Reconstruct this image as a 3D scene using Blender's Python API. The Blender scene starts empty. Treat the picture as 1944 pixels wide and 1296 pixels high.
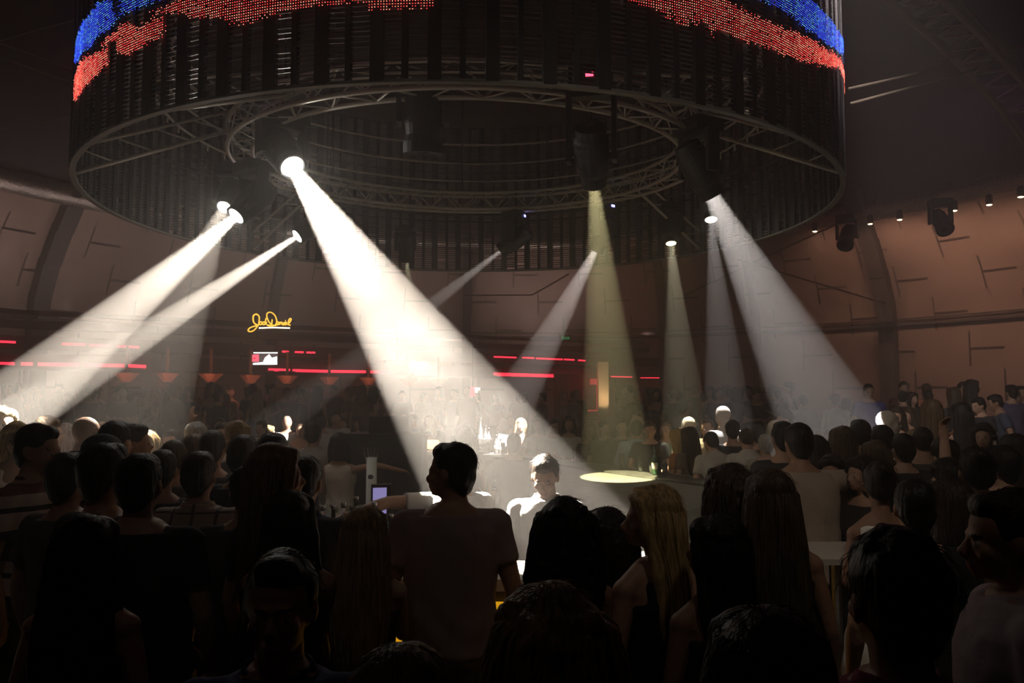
import bpy, math, random
import numpy as np
from mathutils import Vector, Matrix, Euler
PI = math.pi
random.seed(7); RNG = np.random.default_rng(7)
SC = bpy.context.scene
COL = SC.collection
# ------------------------------------------------------------------ camera
F = 1530.0
PITCH = math.atan(105 / F)
CA, SA = math.cos(PITCH), math.sin(PITCH)
cam = bpy.data.cameras.new('camera'); cam.sensor_width = 36.0; cam.lens = 36.0 * F / 1944.0
cam.clip_start = 0.05; cam.clip_end = 200
camo = bpy.data.objects.new('camera', cam); COL.objects.link(camo)
camo.location = (0, 0, 2.0); camo.rotation_euler = (PI / 2 + PITCH, 0, 0)
SC.camera = camo
# ------------------------------------------------------------------ world, view
w = bpy.data.worlds.new('world'); SC.world = w; w.use_nodes = True
w.node_tree.nodes['Background'].inputs[0].default_value = (0.01, 0.008, 0.01, 1)
w.node_tree.nodes['Background'].inputs[1].default_value = 0.3
SC.view_settings.view_transform = 'Standard'; SC.view_settings.look = 'None'
SC.view_settings.gamma = 1; SC.view_settings.exposure = 0.0
SC.view_settings.use_curve_mapping = False
# unseen fill floods added to brighten the near crowd and the right tier
for nm, loc, tgt, en, col, sz in (('fill_flood_right', (1.6, .6, 6.4), (2.9, 6.2, 1.2), 150, (1, .86, .7), 1.3), ('fill_flood_left', (-1.5, .6, 6.4), (-1.0, 5.2, 1.2), 15, (1, .82, .72), 1.5), ('fill_flood_tier', (2.2, 5.5, 6.6), (7.2, 13.0, 1.6), 900, (1, .88, .8), .95)):
    L_ = bpy.data.lights.new(nm, 'SPOT'); L_.energy = en; L_.color = col; L_.spot_size = sz; L_.spot_blend = 1; L_.shadow_soft_size = .25
    lo_ = bpy.data.objects.new(nm, L_); COL.objects.link(lo_); lo_.location = loc
    lo_.rotation_euler = (Vector(tgt) - Vector(loc)).to_track_quat('-Z', 'Y').to_euler()
cy = SC.cycles
cy.use_denoising = True; cy.max_bounces = 4; cy.diffuse_bounces = 2; cy.glossy_bounces = 2
cy.transmission_bounces = 4; cy.transparent_max_bounces = 8; cy.volume_bounces = 1
cy.use_light_tree = True; cy.adaptive_threshold = .03; cy.sample_clamp_indirect = 2.0
cy.caustics_reflective = False; cy.caustics_refractive = False


def P(px, py, d):
    "the point of the place seen at this spot of the photograph, d metres into the room"
    u = (px - 972) / F; v = (648 - py) / F
    y = CA - v * SA; z = SA + v * CA
    t = d / y
    return Vector((u * t, d, 2 + z * t))


def link(o, parent=None):
    COL.objects.link(o)
    if parent is not None:
        o.parent = parent
    return o


def tag(o, label=None, cat=None, group=None, kind=None):
    for k, v in (('label', label), ('category', cat), ('group', group), ('kind', kind)):
        if v: o[k] = v
    return o


def empty(name, loc=(0, 0, 0), rz=0.0, **k):
    o = bpy.data.objects.new(name, None); link(o)
    o.location = loc; o.rotation_euler = (0, 0, rz); o.empty_display_size = 0.1
    return tag(o, **k)


# ------------------------------------------------------------------ materials
def lin(c):
    return tuple((v / 255.0) ** 2.2 for v in c)


def mat(name, col, rough=0.6, metal=0.0, spec=0.5, bump=0.0, scale=20.0, var=0.0, stretch=None, trans=0.0, alpha=1.0, coat=0.0):
    m = bpy.data.materials.new(name); m.use_nodes = True
    nt = m.node_tree; b = nt.nodes['Principled BSDF']
    b.inputs['Base Color'].default_value = (*col, 1); b.inputs['Roughness'].default_value = rough
    b.inputs['Metallic'].default_value = metal; b.inputs['Specular IOR Level'].default_value = spec
    if trans: b.inputs['Transmission Weight'].default_value = trans
    if coat: b.inputs['Coat Weight'].default_value = coat
    if bump or var:
        tc = nt.nodes.new('ShaderNodeTexCoord'); mp = nt.nodes.new('ShaderNodeMapping')
        nt.links.new(tc.outputs['Object'], mp.inputs[0])
        if stretch: mp.inputs['Scale'].default_value = stretch
        n = nt.nodes.new('ShaderNodeTexNoise'); n.inputs['Scale'].default_value = scale; n.inputs['Detail'].default_value = 4
        nt.links.new(mp.outputs[0], n.inputs['Vector'])
        if bump:
            bp = nt.nodes.new('ShaderNodeBump'); bp.inputs['Strength'].default_value = bump; bp.inputs['Distance'].default_value = 0.02
            nt.links.new(n.outputs[0], bp.inputs['Height']); nt.links.new(bp.outputs[0], b.inputs['Normal'])
        if var:
            r = nt.nodes.new('ShaderNodeValToRGB')
            r.color_ramp.elements[0].position = .35; r.color_ramp.elements[1].position = .65
            r.color_ramp.elements[0].color = (*[c * (1 - var) for c in col], 1)
            r.color_ramp.elements[1].color = (*[min(1, c * (1 + var)) for c in col], 1)
            nt.links.new(n.outputs[0], r.inputs[0]); nt.links.new(r.outputs[0], b.inputs['Base Color'])
    return m


def emis(name, col, s, sample=False):
    m = bpy.data.materials.new(name); m.use_nodes = True
    nt = m.node_tree; nt.nodes.remove(nt.nodes['Principled BSDF'])
    e = nt.nodes.new('ShaderNodeEmission'); e.inputs[0].default_value = (*col, 1); e.inputs[1].default_value = s
    nt.links.new(e.outputs[0], nt.nodes['Material Output'].inputs[0])
    m.cycles.emission_sampling = 'AUTO' if sample else 'NONE'
    return m


def stripes(name, bands, axis=2, period=0.24, rough=0.8):
    "horizontal bands of cloth colour: bands = [(pos, colour)]"
    m = mat(name, bands[0][1], rough, bump=0.3, scale=60)
    nt = m.node_tree; b = nt.nodes['Principled BSDF']
    tc = nt.nodes.new('ShaderNodeTexCoord'); sx = nt.nodes.new('ShaderNodeSeparateXYZ')
    nt.links.new(tc.outputs['Object'], sx.inputs[0])
    d = nt.nodes.new('ShaderNodeMath'); d.operation = 'DIVIDE'; d.inputs[1].default_value = period
    nt.links.new(sx.outputs[axis], d.inputs[0])
    fr = nt.nodes.new('ShaderNodeMath'); fr.operation = 'FRACT'; nt.links.new(d.outputs[0], fr.inputs[0])
    r = nt.nodes.new('ShaderNodeValToRGB'); r.color_ramp.interpolation = 'CONSTANT'
    r.color_ramp.elements[0].position = 0; r.color_ramp.elements[0].color = (*bands[0][1], 1)
    r.color_ramp.elements[1].position = bands[1][0]; r.color_ramp.elements[1].color = (*bands[1][1], 1)
    for p, c in bands[2:]:
        e = r.color_ramp.elements.new(p); e.color = (*c, 1)
    nt.links.new(fr.outputs[0], r.inputs[0]); nt.links.new(r.outputs[0], b.inputs['Base Color'])
    return m


def plaid(name, base, l1, l2):
    m = stripes(name, [(0, base), (.18, l1), (.26, base), (.55, l2), (.62, base)], 2, .11)
    nt = m.node_tree; b = nt.nodes['Principled BSDF']
    tc = nt.nodes.new('ShaderNodeTexCoord'); sx = nt.nodes.new('ShaderNodeSeparateXYZ'); nt.links.new(tc.outputs['Object'], sx.inputs[0])
    d = nt.nodes.new('ShaderNodeMath'); d.operation = 'DIVIDE'; d.inputs[1].default_value = .11; nt.links.new(sx.outputs[0], d.inputs[0])
    fr = nt.nodes.new('ShaderNodeMath'); fr.operation = 'FRACT'; nt.links.new(d.outputs[0], fr.inputs[0])
    lt = nt.nodes.new('ShaderNodeMath'); lt.operation = 'LESS_THAN'; lt.inputs[1].default_value = .14; nt.links.new(fr.outputs[0], lt.inputs[0])
    mx = nt.nodes.new('ShaderNodeMix'); mx.data_type = 'RGBA'; nt.links.new(lt.outputs[0], mx.inputs[0])
    src = b.inputs['Base Color'].links[0].from_socket
    nt.links.new(src, mx.inputs[6]); mx.inputs[7].default_value = (*l1, 1); nt.links.new(mx.outputs[2], b.inputs['Base Color'])
    return m


M = {}
M['black'] = mat('black_powder_coat', (.012, .011, .012), .5, bump=.1, scale=80)
M['blackmetal'] = mat('black_metal', (.035, .03, .032), .38, .6, bump=.05, scale=60)
M['alu'] = mat('aluminium_tube', (.85, .78, .68), .38, .35, bump=.08, scale=40)
M['slat'] = mat('louvre_slat_metal', (.2, .175, .18), .38, .7, bump=.05, scale=60)
M['post'] = mat('louvre_post', (.012, .008, .013), .55, .3, bump=.05, scale=60)
M['glass'] = mat('clear_glass', (.9, .93, .9), .05, 0, .6, trans=.9)
M['glassdark'] = mat('green_bottle_glass', (.05, .12, .06), .08, 0, .6, trans=.6)
M['label'] = mat('paper_label', (.7, .65, .5), .7)
M['white'] = mat('white_plastic', (.75, .74, .7), .5)
M['steel'] = mat('brushed_steel', (.6, .58, .55), .25, 1.0, bump=.05, scale=100)
M['counter'] = mat('dark_bar_counter', (.10, .095, .09), .33, bump=.05, scale=12, var=.2)
M['countertrim'] = mat('pale_counter_edge', (.55, .5, .42), .45)
M['deck'] = mat('matt_dark_deck', (.2, .185, .17), .5, bump=.08, scale=9, var=.15)
M['floor'] = mat('dark_floor', (.05, .042, .035), .45, bump=.15, scale=4, var=.3)
M['ceiling'] = mat('dark_tent_ceiling', (.024, .018, .022), .9, bump=.2, scale=3, var=.25)
M['rib'] = mat('dark_rib_cladding', (.075, .055, .05), .7, bump=.1, scale=8)
M['duct'] = mat('crinkled_foil_duct', (.5, .42, .38), .35, .85, bump=1.0, scale=22, var=.25)
M['fascia'] = mat('dark_gallery_fascia', (.06, .045, .042), .7, bump=.1, scale=5)
M['lampcream'] = mat('peach_plaster', (.6, .3, .18), .8)
M['pillar'] = mat('cream_pillar_plaster', (.62, .5, .34), .8, bump=.1, scale=9)
M['lens'] = emis('hot_lens', (1, .95, .85), 80, True)
M['lensdim'] = emis('dim_lens', (1, .95, .8), 12, True)
M['lensyel'] = emis('yellow_lens', (1, .9, .35), 30, True)
M['red'] = emis('red_neon', (1, .03, .06), 2.6)
M['redled'] = emis('red_led', (1, .045, .045), 3.6)
M['redhot'] = emis('red_led_core', (1, .22, .14), 4.5)
M['blueled'] = emis('blue_led', (.03, .07, 1), 3.0)
M['bluehot'] = emis('blue_led_core', (.12, .42, 1), 3.2)
M['yellow'] = emis('amber_neon', (1, .5, .05), 2.2)
M['neonwhite'] = emis('white_neon', (1, .85, .6), 4)
M['screenwhite'] = emis('screen_white', (1, .97, .93), 2.2)
M['screengrey'] = emis('screen_grey', (.2, .14, .13), .8)
M['screenred'] = emis('screen_red', (1, .15, .2), 1.6)
M['green'] = emis('green_exit_light', (.1, .8, .25), .5)
M['amber'] = emis('amber_backlit_panel', (1, .47, .012), .62, True)
M['warmbulb'] = emis('warm_bulb', (1, .62, .3), 18)
M['tinyblue'] = emis('blue_display', (.3, .3, 1), 5)
M['tinyred'] = emis('red_indicator', (1, .05, .1), 5)
M['phoneglow'] = emis('phone_screen_glow', (.55, .6, 1), .8)
M['candle'] = emis('candle_glow', (1, .5, .18), 3, True)


# ------------------------------------------------------------------ geometry collector
class G:
    def __init__(s): s.v = []; s.f = []; s.m = []; s.mi = 0

    def add(s, vs, fs):
        b = len(s.v); s.v.extend([tuple(v) for v in vs]); s.f.extend([tuple(b + i for i in f) for f in fs]); s.m.extend([s.mi] * len(fs)); return s

    def box(s, c, d, rot=None):
        hx, hy, hz = d[0] / 2, d[1] / 2, d[2] / 2
        vs = [Vector((x, y, z)) for x in (-hx, hx) for y in (-hy, hy) for z in (-hz, hz)]
        if rot is not None:
            R = rot if isinstance(rot, Matrix) else Euler(rot).to_matrix()
            vs = [R @ v for v in vs]
        c = Vector(c)
        return s.add([v + c for v in vs], [(0, 1, 3, 2), (4, 6, 7, 5), (0, 4, 5, 1), (2, 3, 7, 6), (0, 2, 6, 4), (1, 5, 7, 3)])

    def beam(s, a, b, w, h, up=(0, 0, 1)):
        a, b = Vector(a), Vector(b); d = b - a; L = d.length; d.normalize()
        x = d.cross(Vector(up)).normalized(); z = x.cross(d)
        R = Matrix((x, d, z)).transposed()
        return s.box((a + b) / 2, (w, L, h), R)

    def tube(s, pts, rad, n=10, closed=False, caps=True):
        pts = [Vector(p) for p in pts]; N = len(pts)
        if not hasattr(rad, '__len__'): rad = [rad] * N
        vs = []; fs = []; ref = None
        for i, p in enumerate(pts):
            if closed: t = pts[(i + 1) % N] - pts[i - 1]
            else: t = pts[min(i + 1, N - 1)] - pts[max(i - 1, 0)]
            if t.length < 1e-9: t = Vector((0, 0, 1))
            t.normalize()
            if ref is None: ref = Vector((0, 0, 1)) if abs(t.z) < .9 else Vector((0, 1, 0))
            x = ref - t * ref.dot(t)
            if x.length < 1e-5: x = t.orthogonal()
            x.normalize(); ref = x; y = t.cross(x)
            for k in range(n):
                a = 2 * PI * k / n; vs.append(p + (x * math.cos(a) + y * math.sin(a)) * rad[i])
        R = N if closed else N - 1
        for i in range(R):
            j = (i + 1) % N
            for k in range(n): fs.append((i * n + k, i * n + (k + 1) % n, j * n + (k + 1) % n, j * n + k))
        if caps and not closed:
            fs.append(tuple(range(n - 1, -1, -1))); fs.append(tuple((N - 1) * n + k for k in range(n)))
        return s.add(vs, fs)

    def limb(s, pts, rad, n=12):
        "tapered limb with rounded joints and ends"
        pts = [Vector(p) for p in pts]
        s.tube(pts, rad, n)
        for p, r in zip(pts, rad): s.ell(p, (r, r, r), n=10, m=7)
        return s

    def ell(s, c, r, rot=None, n=14, m=9):
        vs = []; fs = []; c = Vector(c)
        R = (rot if isinstance(rot, Matrix) else Euler(rot).to_matrix()) if rot is not None else None
        for i in range(1, m):
            th = PI * i / m
            for k in range(n):
                a = 2 * PI * k / n; v = Vector((r[0] * math.sin(th) * math.cos(a), r[1] * math.sin(th) * math.sin(a), r[2] * math.cos(th)))
                vs.append((R @ v if R else v) + c)
        t = Vector((0, 0, r[2])); vs.append((R @ t if R else t) + c); vs.append((R @ -t if R else -t) + c)
        T, B = len(vs) - 2, len(vs) - 1
        for i in range(m - 2):
            for k in range(n): fs.append((i * n + k, (i + 1) * n + k, (i + 1) * n + (k + 1) % n, i * n + (k + 1) % n))
        for k in range(n):
            fs.append((T, k, (k + 1) % n)); fs.append((B, (m - 2) * n + (k + 1) % n, (m - 2) * n + k))
        return s.add(vs, fs)

    def loft(s, rings, n=20, power=2.0):
        "rings: (cx, cy, z, rx, ry), closed solid"
        vs = []; fs = []
        for cx, cy_, z, rx, ry in rings:
            for k in range(n):
                a = 2 * PI * k / n; ca, sa = math.cos(a), math.sin(a)
                q = (abs(ca) ** power + abs(sa) ** power) ** (-1 / power)
                vs.append((cx + rx * ca * q, cy_ + ry * sa * q, z))
        for i in range(len(rings) - 1):
            for k in range(n): fs.append((i * n + k, i * n + (k + 1) % n, (i + 1) * n + (k + 1) % n, (i + 1) * n + k))
        fs.append(tuple(range(n - 1, -1, -1))); fs.append(tuple((len(rings) - 1) * n + k for k in range(n)))
        return s.add(vs, fs)

    def lathe(s, c, prof, n=16):
        return s.loft([(c[0], c[1], c[2] + z, r, r) for r, z in prof], n)

    def prism(s, poly, z0, z1):
        N = len(poly)
        vs = [(x, y, z0) for x, y in poly] + [(x, y, z1) for x, y in poly]
        fs = [(i, (i + 1) % N, (i + 1) % N + N, i + N) for i in range(N)] + [tuple(range(N - 1, -1, -1)), tuple(range(N, 2 * N))]
        return s.add(vs, fs)

    def mesh(s, name, mats, smooth=True):
        me = bpy.data.meshes.new(name); me.from_pydata(s.v, [], s.f)
        for m in (mats if isinstance(mats, (list, tuple)) else [mats]): me.materials.append(m)
        if s.m and max(s.m) > 0: me.polygons.foreach_set('material_index', s.m)
        if smooth: me.shade_smooth()
        me.update(); return me

    def build(s, name, mats, parent=None, smooth=False, **k):
        o = bpy.data.objects.new(name, s.mesh(name, mats, smooth)); link(o, parent)
        if smooth:
            md = None
        return tag(o, **k)


def struct(g, name, m, smooth=False):
    return g.build(name, m, None, smooth, kind='structure')


# ================================================================== THE HALL
HC = Vector((0, 12.9, 0))                       # centre of the round hall
WALL = [(14.5, 0), (14.5, 4.0), (14.38, 4.6), (14.0, 5.4), (13.45, 6.2), (12.9, 6.9)]
ROOF = [(12.9, 6.9), (11.6, 8.3), (9.6, 9.6), (7, 10.6), (3.5, 11.3), (0.01, 11.5)]


def revolve(prof, a0, a1, n, name, m, uvs=True):
    g = G(); N = len(prof)
    for i in range(n + 1):
        a = a0 + (a1 - a0) * i / n
        for r, z in prof: g.v.append((HC.x + r * math.sin(a), HC.y + r * math.cos(a), z))
    for i in range(n):
        for j in range(N - 1): g.f.append((i * N + j, i * N + j + 1, (i + 1) * N + j + 1, (i + 1) * N + j)); g.m.append(0)
    o = g.build(name, m, None, True, kind='structure')
    me = o.data; uv = me.uv_layers.new(name='uv')
    L = [0]
    for j in range(1, N): L.append(L[-1] + math.hypot(prof[j][0] - prof[j - 1][0], prof[j][1] - prof[j - 1][1]))
    for lp in me.loops:
        vi = lp.vertex_index; i, j = divmod(vi, N)
        uv.data[lp.index].uv = ((a0 + (a1 - a0) * i / n) * 14.5, L[j])
    return o


def wall_material():
    "padded panels with an offset pattern of short T-shaped slits"
    m = mat('rose_wall_panels', (.36, .235, .2), .85)
    nt = m.node_tree; b = nt.nodes['Principled BSDF']; N = nt.nodes; Lk = nt.links
    uv = N.new('ShaderNodeUVMap'); sp = N.new('ShaderNodeSeparateXYZ'); Lk.new(uv.outputs[0], sp.inputs[0])

    def mth(op, a, bb=None, c=None):
        n = N.new('ShaderNodeMath'); n.operation = op
        for i, x in enumerate((a, bb, c)):
            if x is None: continue
            if isinstance(x, (int, float)): n.inputs[i].default_value = x
            else: Lk.new(x, n.inputs[i])
        return n.outputs[0]
    H = 1.0; W = 2.3
    v = mth('DIVIDE', mth('ADD', sp.outputs[1], .25), H); row = mth('FLOOR', v); fv = mth('MULTIPLY', mth('FRACT', v), H)
    u = mth('DIVIDE', mth('ADD', sp.outputs[0], mth('MULTIPLY', row, W * .37)), W); fu = mth('MULTIPLY', mth('FRACT', u), W)
    hz = mth('MULTIPLY', mth('LESS_THAN', mth('ABSOLUTE', mth('SUBTRACT', fv, .5)), .034), mth('LESS_THAN', mth('ABSOLUTE', mth('SUBTRACT', fu, 1.0)), .42))
    vt = mth('MULTIPLY', mth('LESS_THAN', mth('ABSOLUTE', mth('SUBTRACT', fu, .56)), .026), mth('LESS_THAN', mth('ABSOLUTE', mth('SUBTRACT', fv, .5)), .46))
    vt2 = mth('MULTIPLY', vt, .9)
    msk = mth('MAXIMUM', hz, vt2)
    nz = N.new('ShaderNodeTexNoise'); nz.inputs['Scale'].default_value = .6; nz.inputs['Detail'].default_value = 3
    Lk.new(uv.outputs[0], nz.inputs['Vector'])
    r = N.new('ShaderNodeValToRGB'); r.color_ramp.elements[0].position = .3; r.color_ramp.elements[1].position = .7
    r.color_ramp.elements[0].color = (.31, .2, .165, 1); r.color_ramp.elements[1].color = (.4, .265, .22, 1)
    Lk.new(nz.outputs[0], r.inputs[0])
    mx = N.new('ShaderNodeMix'); mx.data_type = 'RGBA'; Lk.new(msk, mx.inputs[0]); Lk.new(r.outputs[0], mx.inputs[6])
    mx.inputs[7].default_value = (.07, .04, .035, 1); Lk.new(mx.outputs[2], b.inputs['Base Color'])
    bp = N.new('ShaderNodeBump'); bp.inputs['Strength'].default_value = .6; bp.inputs['Distance'].default_value = .04; bp.invert = True
    Lk.new(msk, bp.inputs['Height']); Lk.new(bp.outputs[0], b.inputs['Normal'])
    return m


M['wall'] = wall_material()
WO = revolve(WALL, -PI * .78, PI * .78, 180, 'wall_round', M['wall'])
WB = revolve(WALL, PI * .78, PI * 1.22, 50, 'wall_back', M['rib'])
revolve(ROOF, 0, 2 * PI, 96, 'ceiling', M['ceiling'])
g = G(); g.add([(HC.x + 14.6 * math.sin(t * PI / 36), HC.y + 14.6 * math.cos(t * PI / 36), 0) for t in range(72)], [tuple(range(71, -1, -1))])
struct(g, 'floor', M['floor'])
# raised standing tier round the far and right side of the hall
BC = Vector((-.5, 9.0, 0))


def tier_ring(r0, a0, a1, z, name):
    g = G(); n = 60
    for i in range(n + 1):
        a = a0 + (a1 - a0) * i / n; s, c = math.sin(a), math.cos(a)
        xi, yi = BC.x + r0 * s, BC.y + r0 * c
        d = Vector((s, c)); # outer edge follows the hall wall
        o = Vector((BC.x - HC.x, BC.y - HC.y)); bq = o.dot(d); t = -bq + math.sqrt(bq * bq - o.dot(o) + 14.45 ** 2)
        xo, yo = BC.x + t * s, BC.y + t * c
        g.v += [(xi, yi, 0), (xi, yi, z), (xo, yo, z)]
    for i in range(n):
        a = i * 3; b = a + 3; g.f += [(a, a + 1, b + 1, b), (a + 1, a + 2, b + 2, b + 1)]; g.m += [0, 0]
    struct(g, name, M['floor'])


tier_ring(6.6, -PI * .42, PI * .5, .45, 'floor_tier')


# horizontal rail moulding on the wall where it begins to lean in
def ring_pts(c, r, z, a0, a1, n):
    return [Vector((c[0] + r * math.sin(a0 + (a1 - a0) * i / n), c[1] + r * math.cos(a0 + (a1 - a0) * i / n), z)) for i in range(n + 1)]


g = G()
g.tube(ring_pts(HC, 14.42, 4.0, -1.9, 1.9, 110), .05, 6)
g.tube(ring_pts(HC, 14.40, 4.16, -1.9, 1.9, 110), .022, 6)
struct(g, 'trim_1', M['rib'])
# foil duct round the top of the wall
g = G(); pts = ring_pts(HC, 12.72, 6.95, -2.1, 2.1, 240)
g.tube(pts, [.27 + .012 * (i % 2) for i in range(len(pts))], 14)
g.build('ventilation_duct', M['duct'], None, True, label='silver foil ventilation duct running round the top of the wall', cat='duct')
# air vents on the duct (dark flat boxes)
for i, (px0, px1, py0, py1, lab) in enumerate([(1800, 1883, 352, 341, 'long black air grille on the foil duct at the upper right'),
                                      (1612, 1662, 383, 378, 'short black air grille on the duct beside the hanging drum, right'),
                                      (92, 150, 352, 368, 'black air grille on the foil duct at the left edge of the drum')]):
    d = {0: 19.2, 1: 21.3, 2: 19.6}[i]
    a, b = P(px0, py0, d + .35), P(px1, py1, d - .35)
    o = empty('air_grille', (a + b) / 2, label=lab, cat='grille'); g = G(); q = (b - a) / 2
    g.beam(-q, q, .12, .2); g.build('housing', M['black'], o)
    g = G()
    for k in range(5): g.beam(-q * .96 + Vector((0, -.08, -.07 + k * .035)), q * .96 + Vector((0, -.08, -.07 + k * .035)), .02, .006)
    g.build('grille_bars', M['blackmetal'], o)

L = bpy.data.lights.new('violet_fill', 'POINT'); L.energy = 9; L.color = (.75, .2, 1); L.shadow_soft_size = .1  # unseen fill light added to tint the duct and roof violet
lo = bpy.data.objects.new('violet_fill', L); COL.objects.link(lo); lo.location = (8.6, 14.5, 8.0)
# ribs that follow the wall profile
rib_labels = {.86: 'dark curved rib standing on the right wall above the crowd', -.62: 'dark curved rib on the left wall beside the drum',
              .42: 'slim dark rib behind the grey light beam on the right', .05: 'slim dark rib on the far wall behind the drum', -.3: 'slim dark rib on the far wall left of the neon signature'}


def wall_rib(px, base_d, wdt, lab):
    # azimuth in the hall where the image column px meets the wall
    u = (px - 972) / F
    A = u * u + 1; B = -2 * HC.y; C = HC.y ** 2 - 14.4 ** 2
    y = (-B + math.sqrt(B * B - 4 * A * C)) / (2 * A); x = u * y
    az = math.atan2(x - HC.x, y - HC.y)
    o = empty('wall_rib', (HC.x + 14.2 * math.sin(az), HC.y + 14.2 * math.cos(az), 0), -az, label=lab, cat='rib')
    prof = WALL + [(12.3, 7.5)]
    g = G(); s = []
    for r, z in prof: s.append((r - 14.2 - .22, z))
    for i in range(len(s) - 1):
        g.beam((0, s[i][0], s[i][1] - .04), (0, s[i + 1][0], s[i + 1][1] + .04), wdt, .3, up=(0, -1, .001))
    g.build('rib_cladding', M['rib'], o)
    g = G(); g.box((0, -.25, 4.0), (wdt + .1, .42, .12)); g.build('rib_collar', M['blackmetal'], o)
    return o


wall_rib(1692, 0, .42, 'dark curved rib standing on the right wall above the crowd')
wall_rib(62, 0, .42, 'dark curved rib on the left wall behind the widest left beam')
wall_rib(1440, 0, .2, 'slim dark rib on the right wall crossing the grey beam')
wall_rib(885, 0, .26, 'slim dark rib on the far wall behind the big white beam')
wall_rib(512, 0, .26, 'slim dark rib on the far wall above the neon signature')
wall_rib(1262, 0, .26, 'slim dark rib on the far wall between the two yellow beams')

# roof arch lattice, upper right
o = empty('roof_truss', P(1830, 95, 12), label='dark lattice roof arch crossing the upper right corner', cat='truss')
base = P(1830, 95, 12)
path = [P(2130, 480, 15.2), P(2035, 330, 14.4), P(1944, 205, 13.6), P(1880, 130, 12.8), P(1815, 62, 12), P(1745, 0, 11.2), P(1660, -70, 10.4), P(1560, -140, 9.6)]
offs = [Vector((-.34, 0, -.1)), Vector((.36, 0, -.02)), Vector((.02, 0, .5))]
M['arch'] = mat('grey_painted_truss', (.42, .33, .27), .6)
for ofs in offs:
    g = G(); g.tube([p + ofs - base for p in path], .06, 8); g.build('chord', M['arch'], o, True)
g = G()
fine = []
for i in range(len(path) - 1):
    for k in range(3): fine.append(path[i].lerp(path[i + 1], k / 3))
for i in range(len(fine) - 1):
    a, b = fine[i] - base, fine[i + 1] - base
    for q in range(3): g.tube([a + offs[q], b + offs[(q + 1) % 3]], .02, 5)
    g.tube([a + offs[0], a + offs[1]], .02, 5)
g.build('lattice', M['arch'], o, True)

# ================================================================== THE HANGING LED DRUM
DR, DZ0, DH = 3.93, 4.03, 2.35
DC = Vector((-.5, 9.0, 0))
NP = 66
drum = empty('louvre_drum', (DC.x, DC.y, DZ0), label='huge black louvred drum with red and blue LED dots hanging over the bar', cat='light drum')


def cyl_hit(px, py):
    "front surface of the drum -> (angle, height above rim)"
    u = (px - 972) / F; v = (648 - py) / F
    dx, dy, dz = u, CA - v * SA, SA + v * CA
    ox, oy = -DC.x, -DC.y; A = dx * dx + dy * dy; B = 2 * (ox * dx + oy * dy); C = ox * ox + oy * oy - DR * DR
    D = max(0, B * B - 4 * A * C); t = (-B - math.sqrt(D)) / (2 * A)
    x, y = ox + dx * t, oy + dy * t
    return math.atan2(x, -y), 2 + dz * t - DZ0


red_px = [[(149, 192), (150, 150), (160, 118), (178, 108), (213, 95), (214, 122), (195, 145), (178, 158), (163, 178), (153, 192)],
          [(200, 84), (222, 66), (246, 47), (270, 55), (318, 36), (319, 70), (286, 88), (250, 108), (232, 104), (228, 78), (204, 92)],
          [(289, 32), (330, 12), (365, -8), (470, -45), (640, -75), (830, -95), (830, -6), (820, 20), (706, 25), (695, 8), (640, 14), (545, 26), (520, 34), (480, 50), (450, 46), (430, 42), (400, 36), (375, 42), (360, 30), (330, 28)],
          [(1180, -60), (1330, -20), (1400, 20), (1440, 38), (1500, 62), (1560, 95), (1590, 118), (1604, 140), (1616, 178), (1606, 182), (1598, 160), (1585, 132), (1560, 128), (1510, 118), (1470, 100), (1430, 88), (1400, 82), (1360, 60), (1345, 68), (1330, 45), (1290, 50), (1240, 24), (1205, 10), (1175, -10)]]
blue_px = [[(150, 122), (152, 85), (158, 58), (178, 30), (195, 8), (222, 2), (222, 26), (232, 40), (214, 62), (195, 72), (180, 92), (166, 100), (156, 118)],
           [(200, 64), (235, 36), (237, 0), (250, -20), (330, -50), (460, -85), (460, -30), (330, -2), (275, 15), (240, 34)],
           [(1360, -80), (1460, -40), (1530, 0), (1560, 30), (1585, 62), (1600, 82), (1606, 110), (1609, 150), (1604, 140), (1598, 98), (1588, 104), (1560, 84), (1520, 56), (1490, 28), (1440, 8), (1400, -8)]]


def unwrap(poly): return [cyl_hit(*p) for p in poly]


def inside(pl, x, y):
    c = False; n = len(pl)
    for i in range(n):
        (x1, y1), (x2, y2) = pl[i], pl[i - 1]
        if (y1 > y) != (y2 > y) and x < (x2 - x1) * (y - y1) / (y2 - y1) + x1: c = not c
    return c


redP, blueP = [unwrap(p) for p in red_px], [unwrap(p) for p in blue_px]


def slats_mesh(seed):
    g = G(); rr = random.Random(seed); aw = 2 * PI * DR / NP
    for half in (0, 1):
        x0 = -aw / 2 + (.045 if half == 0 else aw / 2 + .01); x1 = x0 + aw / 2 - .062
        n = int(DH / .034)
        tilt = rr.uniform(-.25, .25)
        for k in range(n):
            z = .04 + k * .034
            if rr.random() < .03: continue
            g.box(((x0 + x1) / 2, 0, z + rr.uniform(-.002, .002)), (x1 - x0, .022, .0075), (.5 + tilt + rr.uniform(-.12, .12), 0, rr.uniform(-.01, .01)))
    return g.mesh('louvre_slats', M['slat'], False)


def post_mesh():
    g = G(); aw = 2 * PI * DR / NP
    g.box((-aw / 2 + .0, 0, DH / 2), (.088, .05, DH)); g.box((.0 - .005, 0, DH / 2), (.038, .045, DH))
    for z in (.012, .8, 1.6, DH - .012): g.box((0, .012, z), (aw, .012, .014))
    return g.mesh('louvre_panel', M['post'], False)


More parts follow.
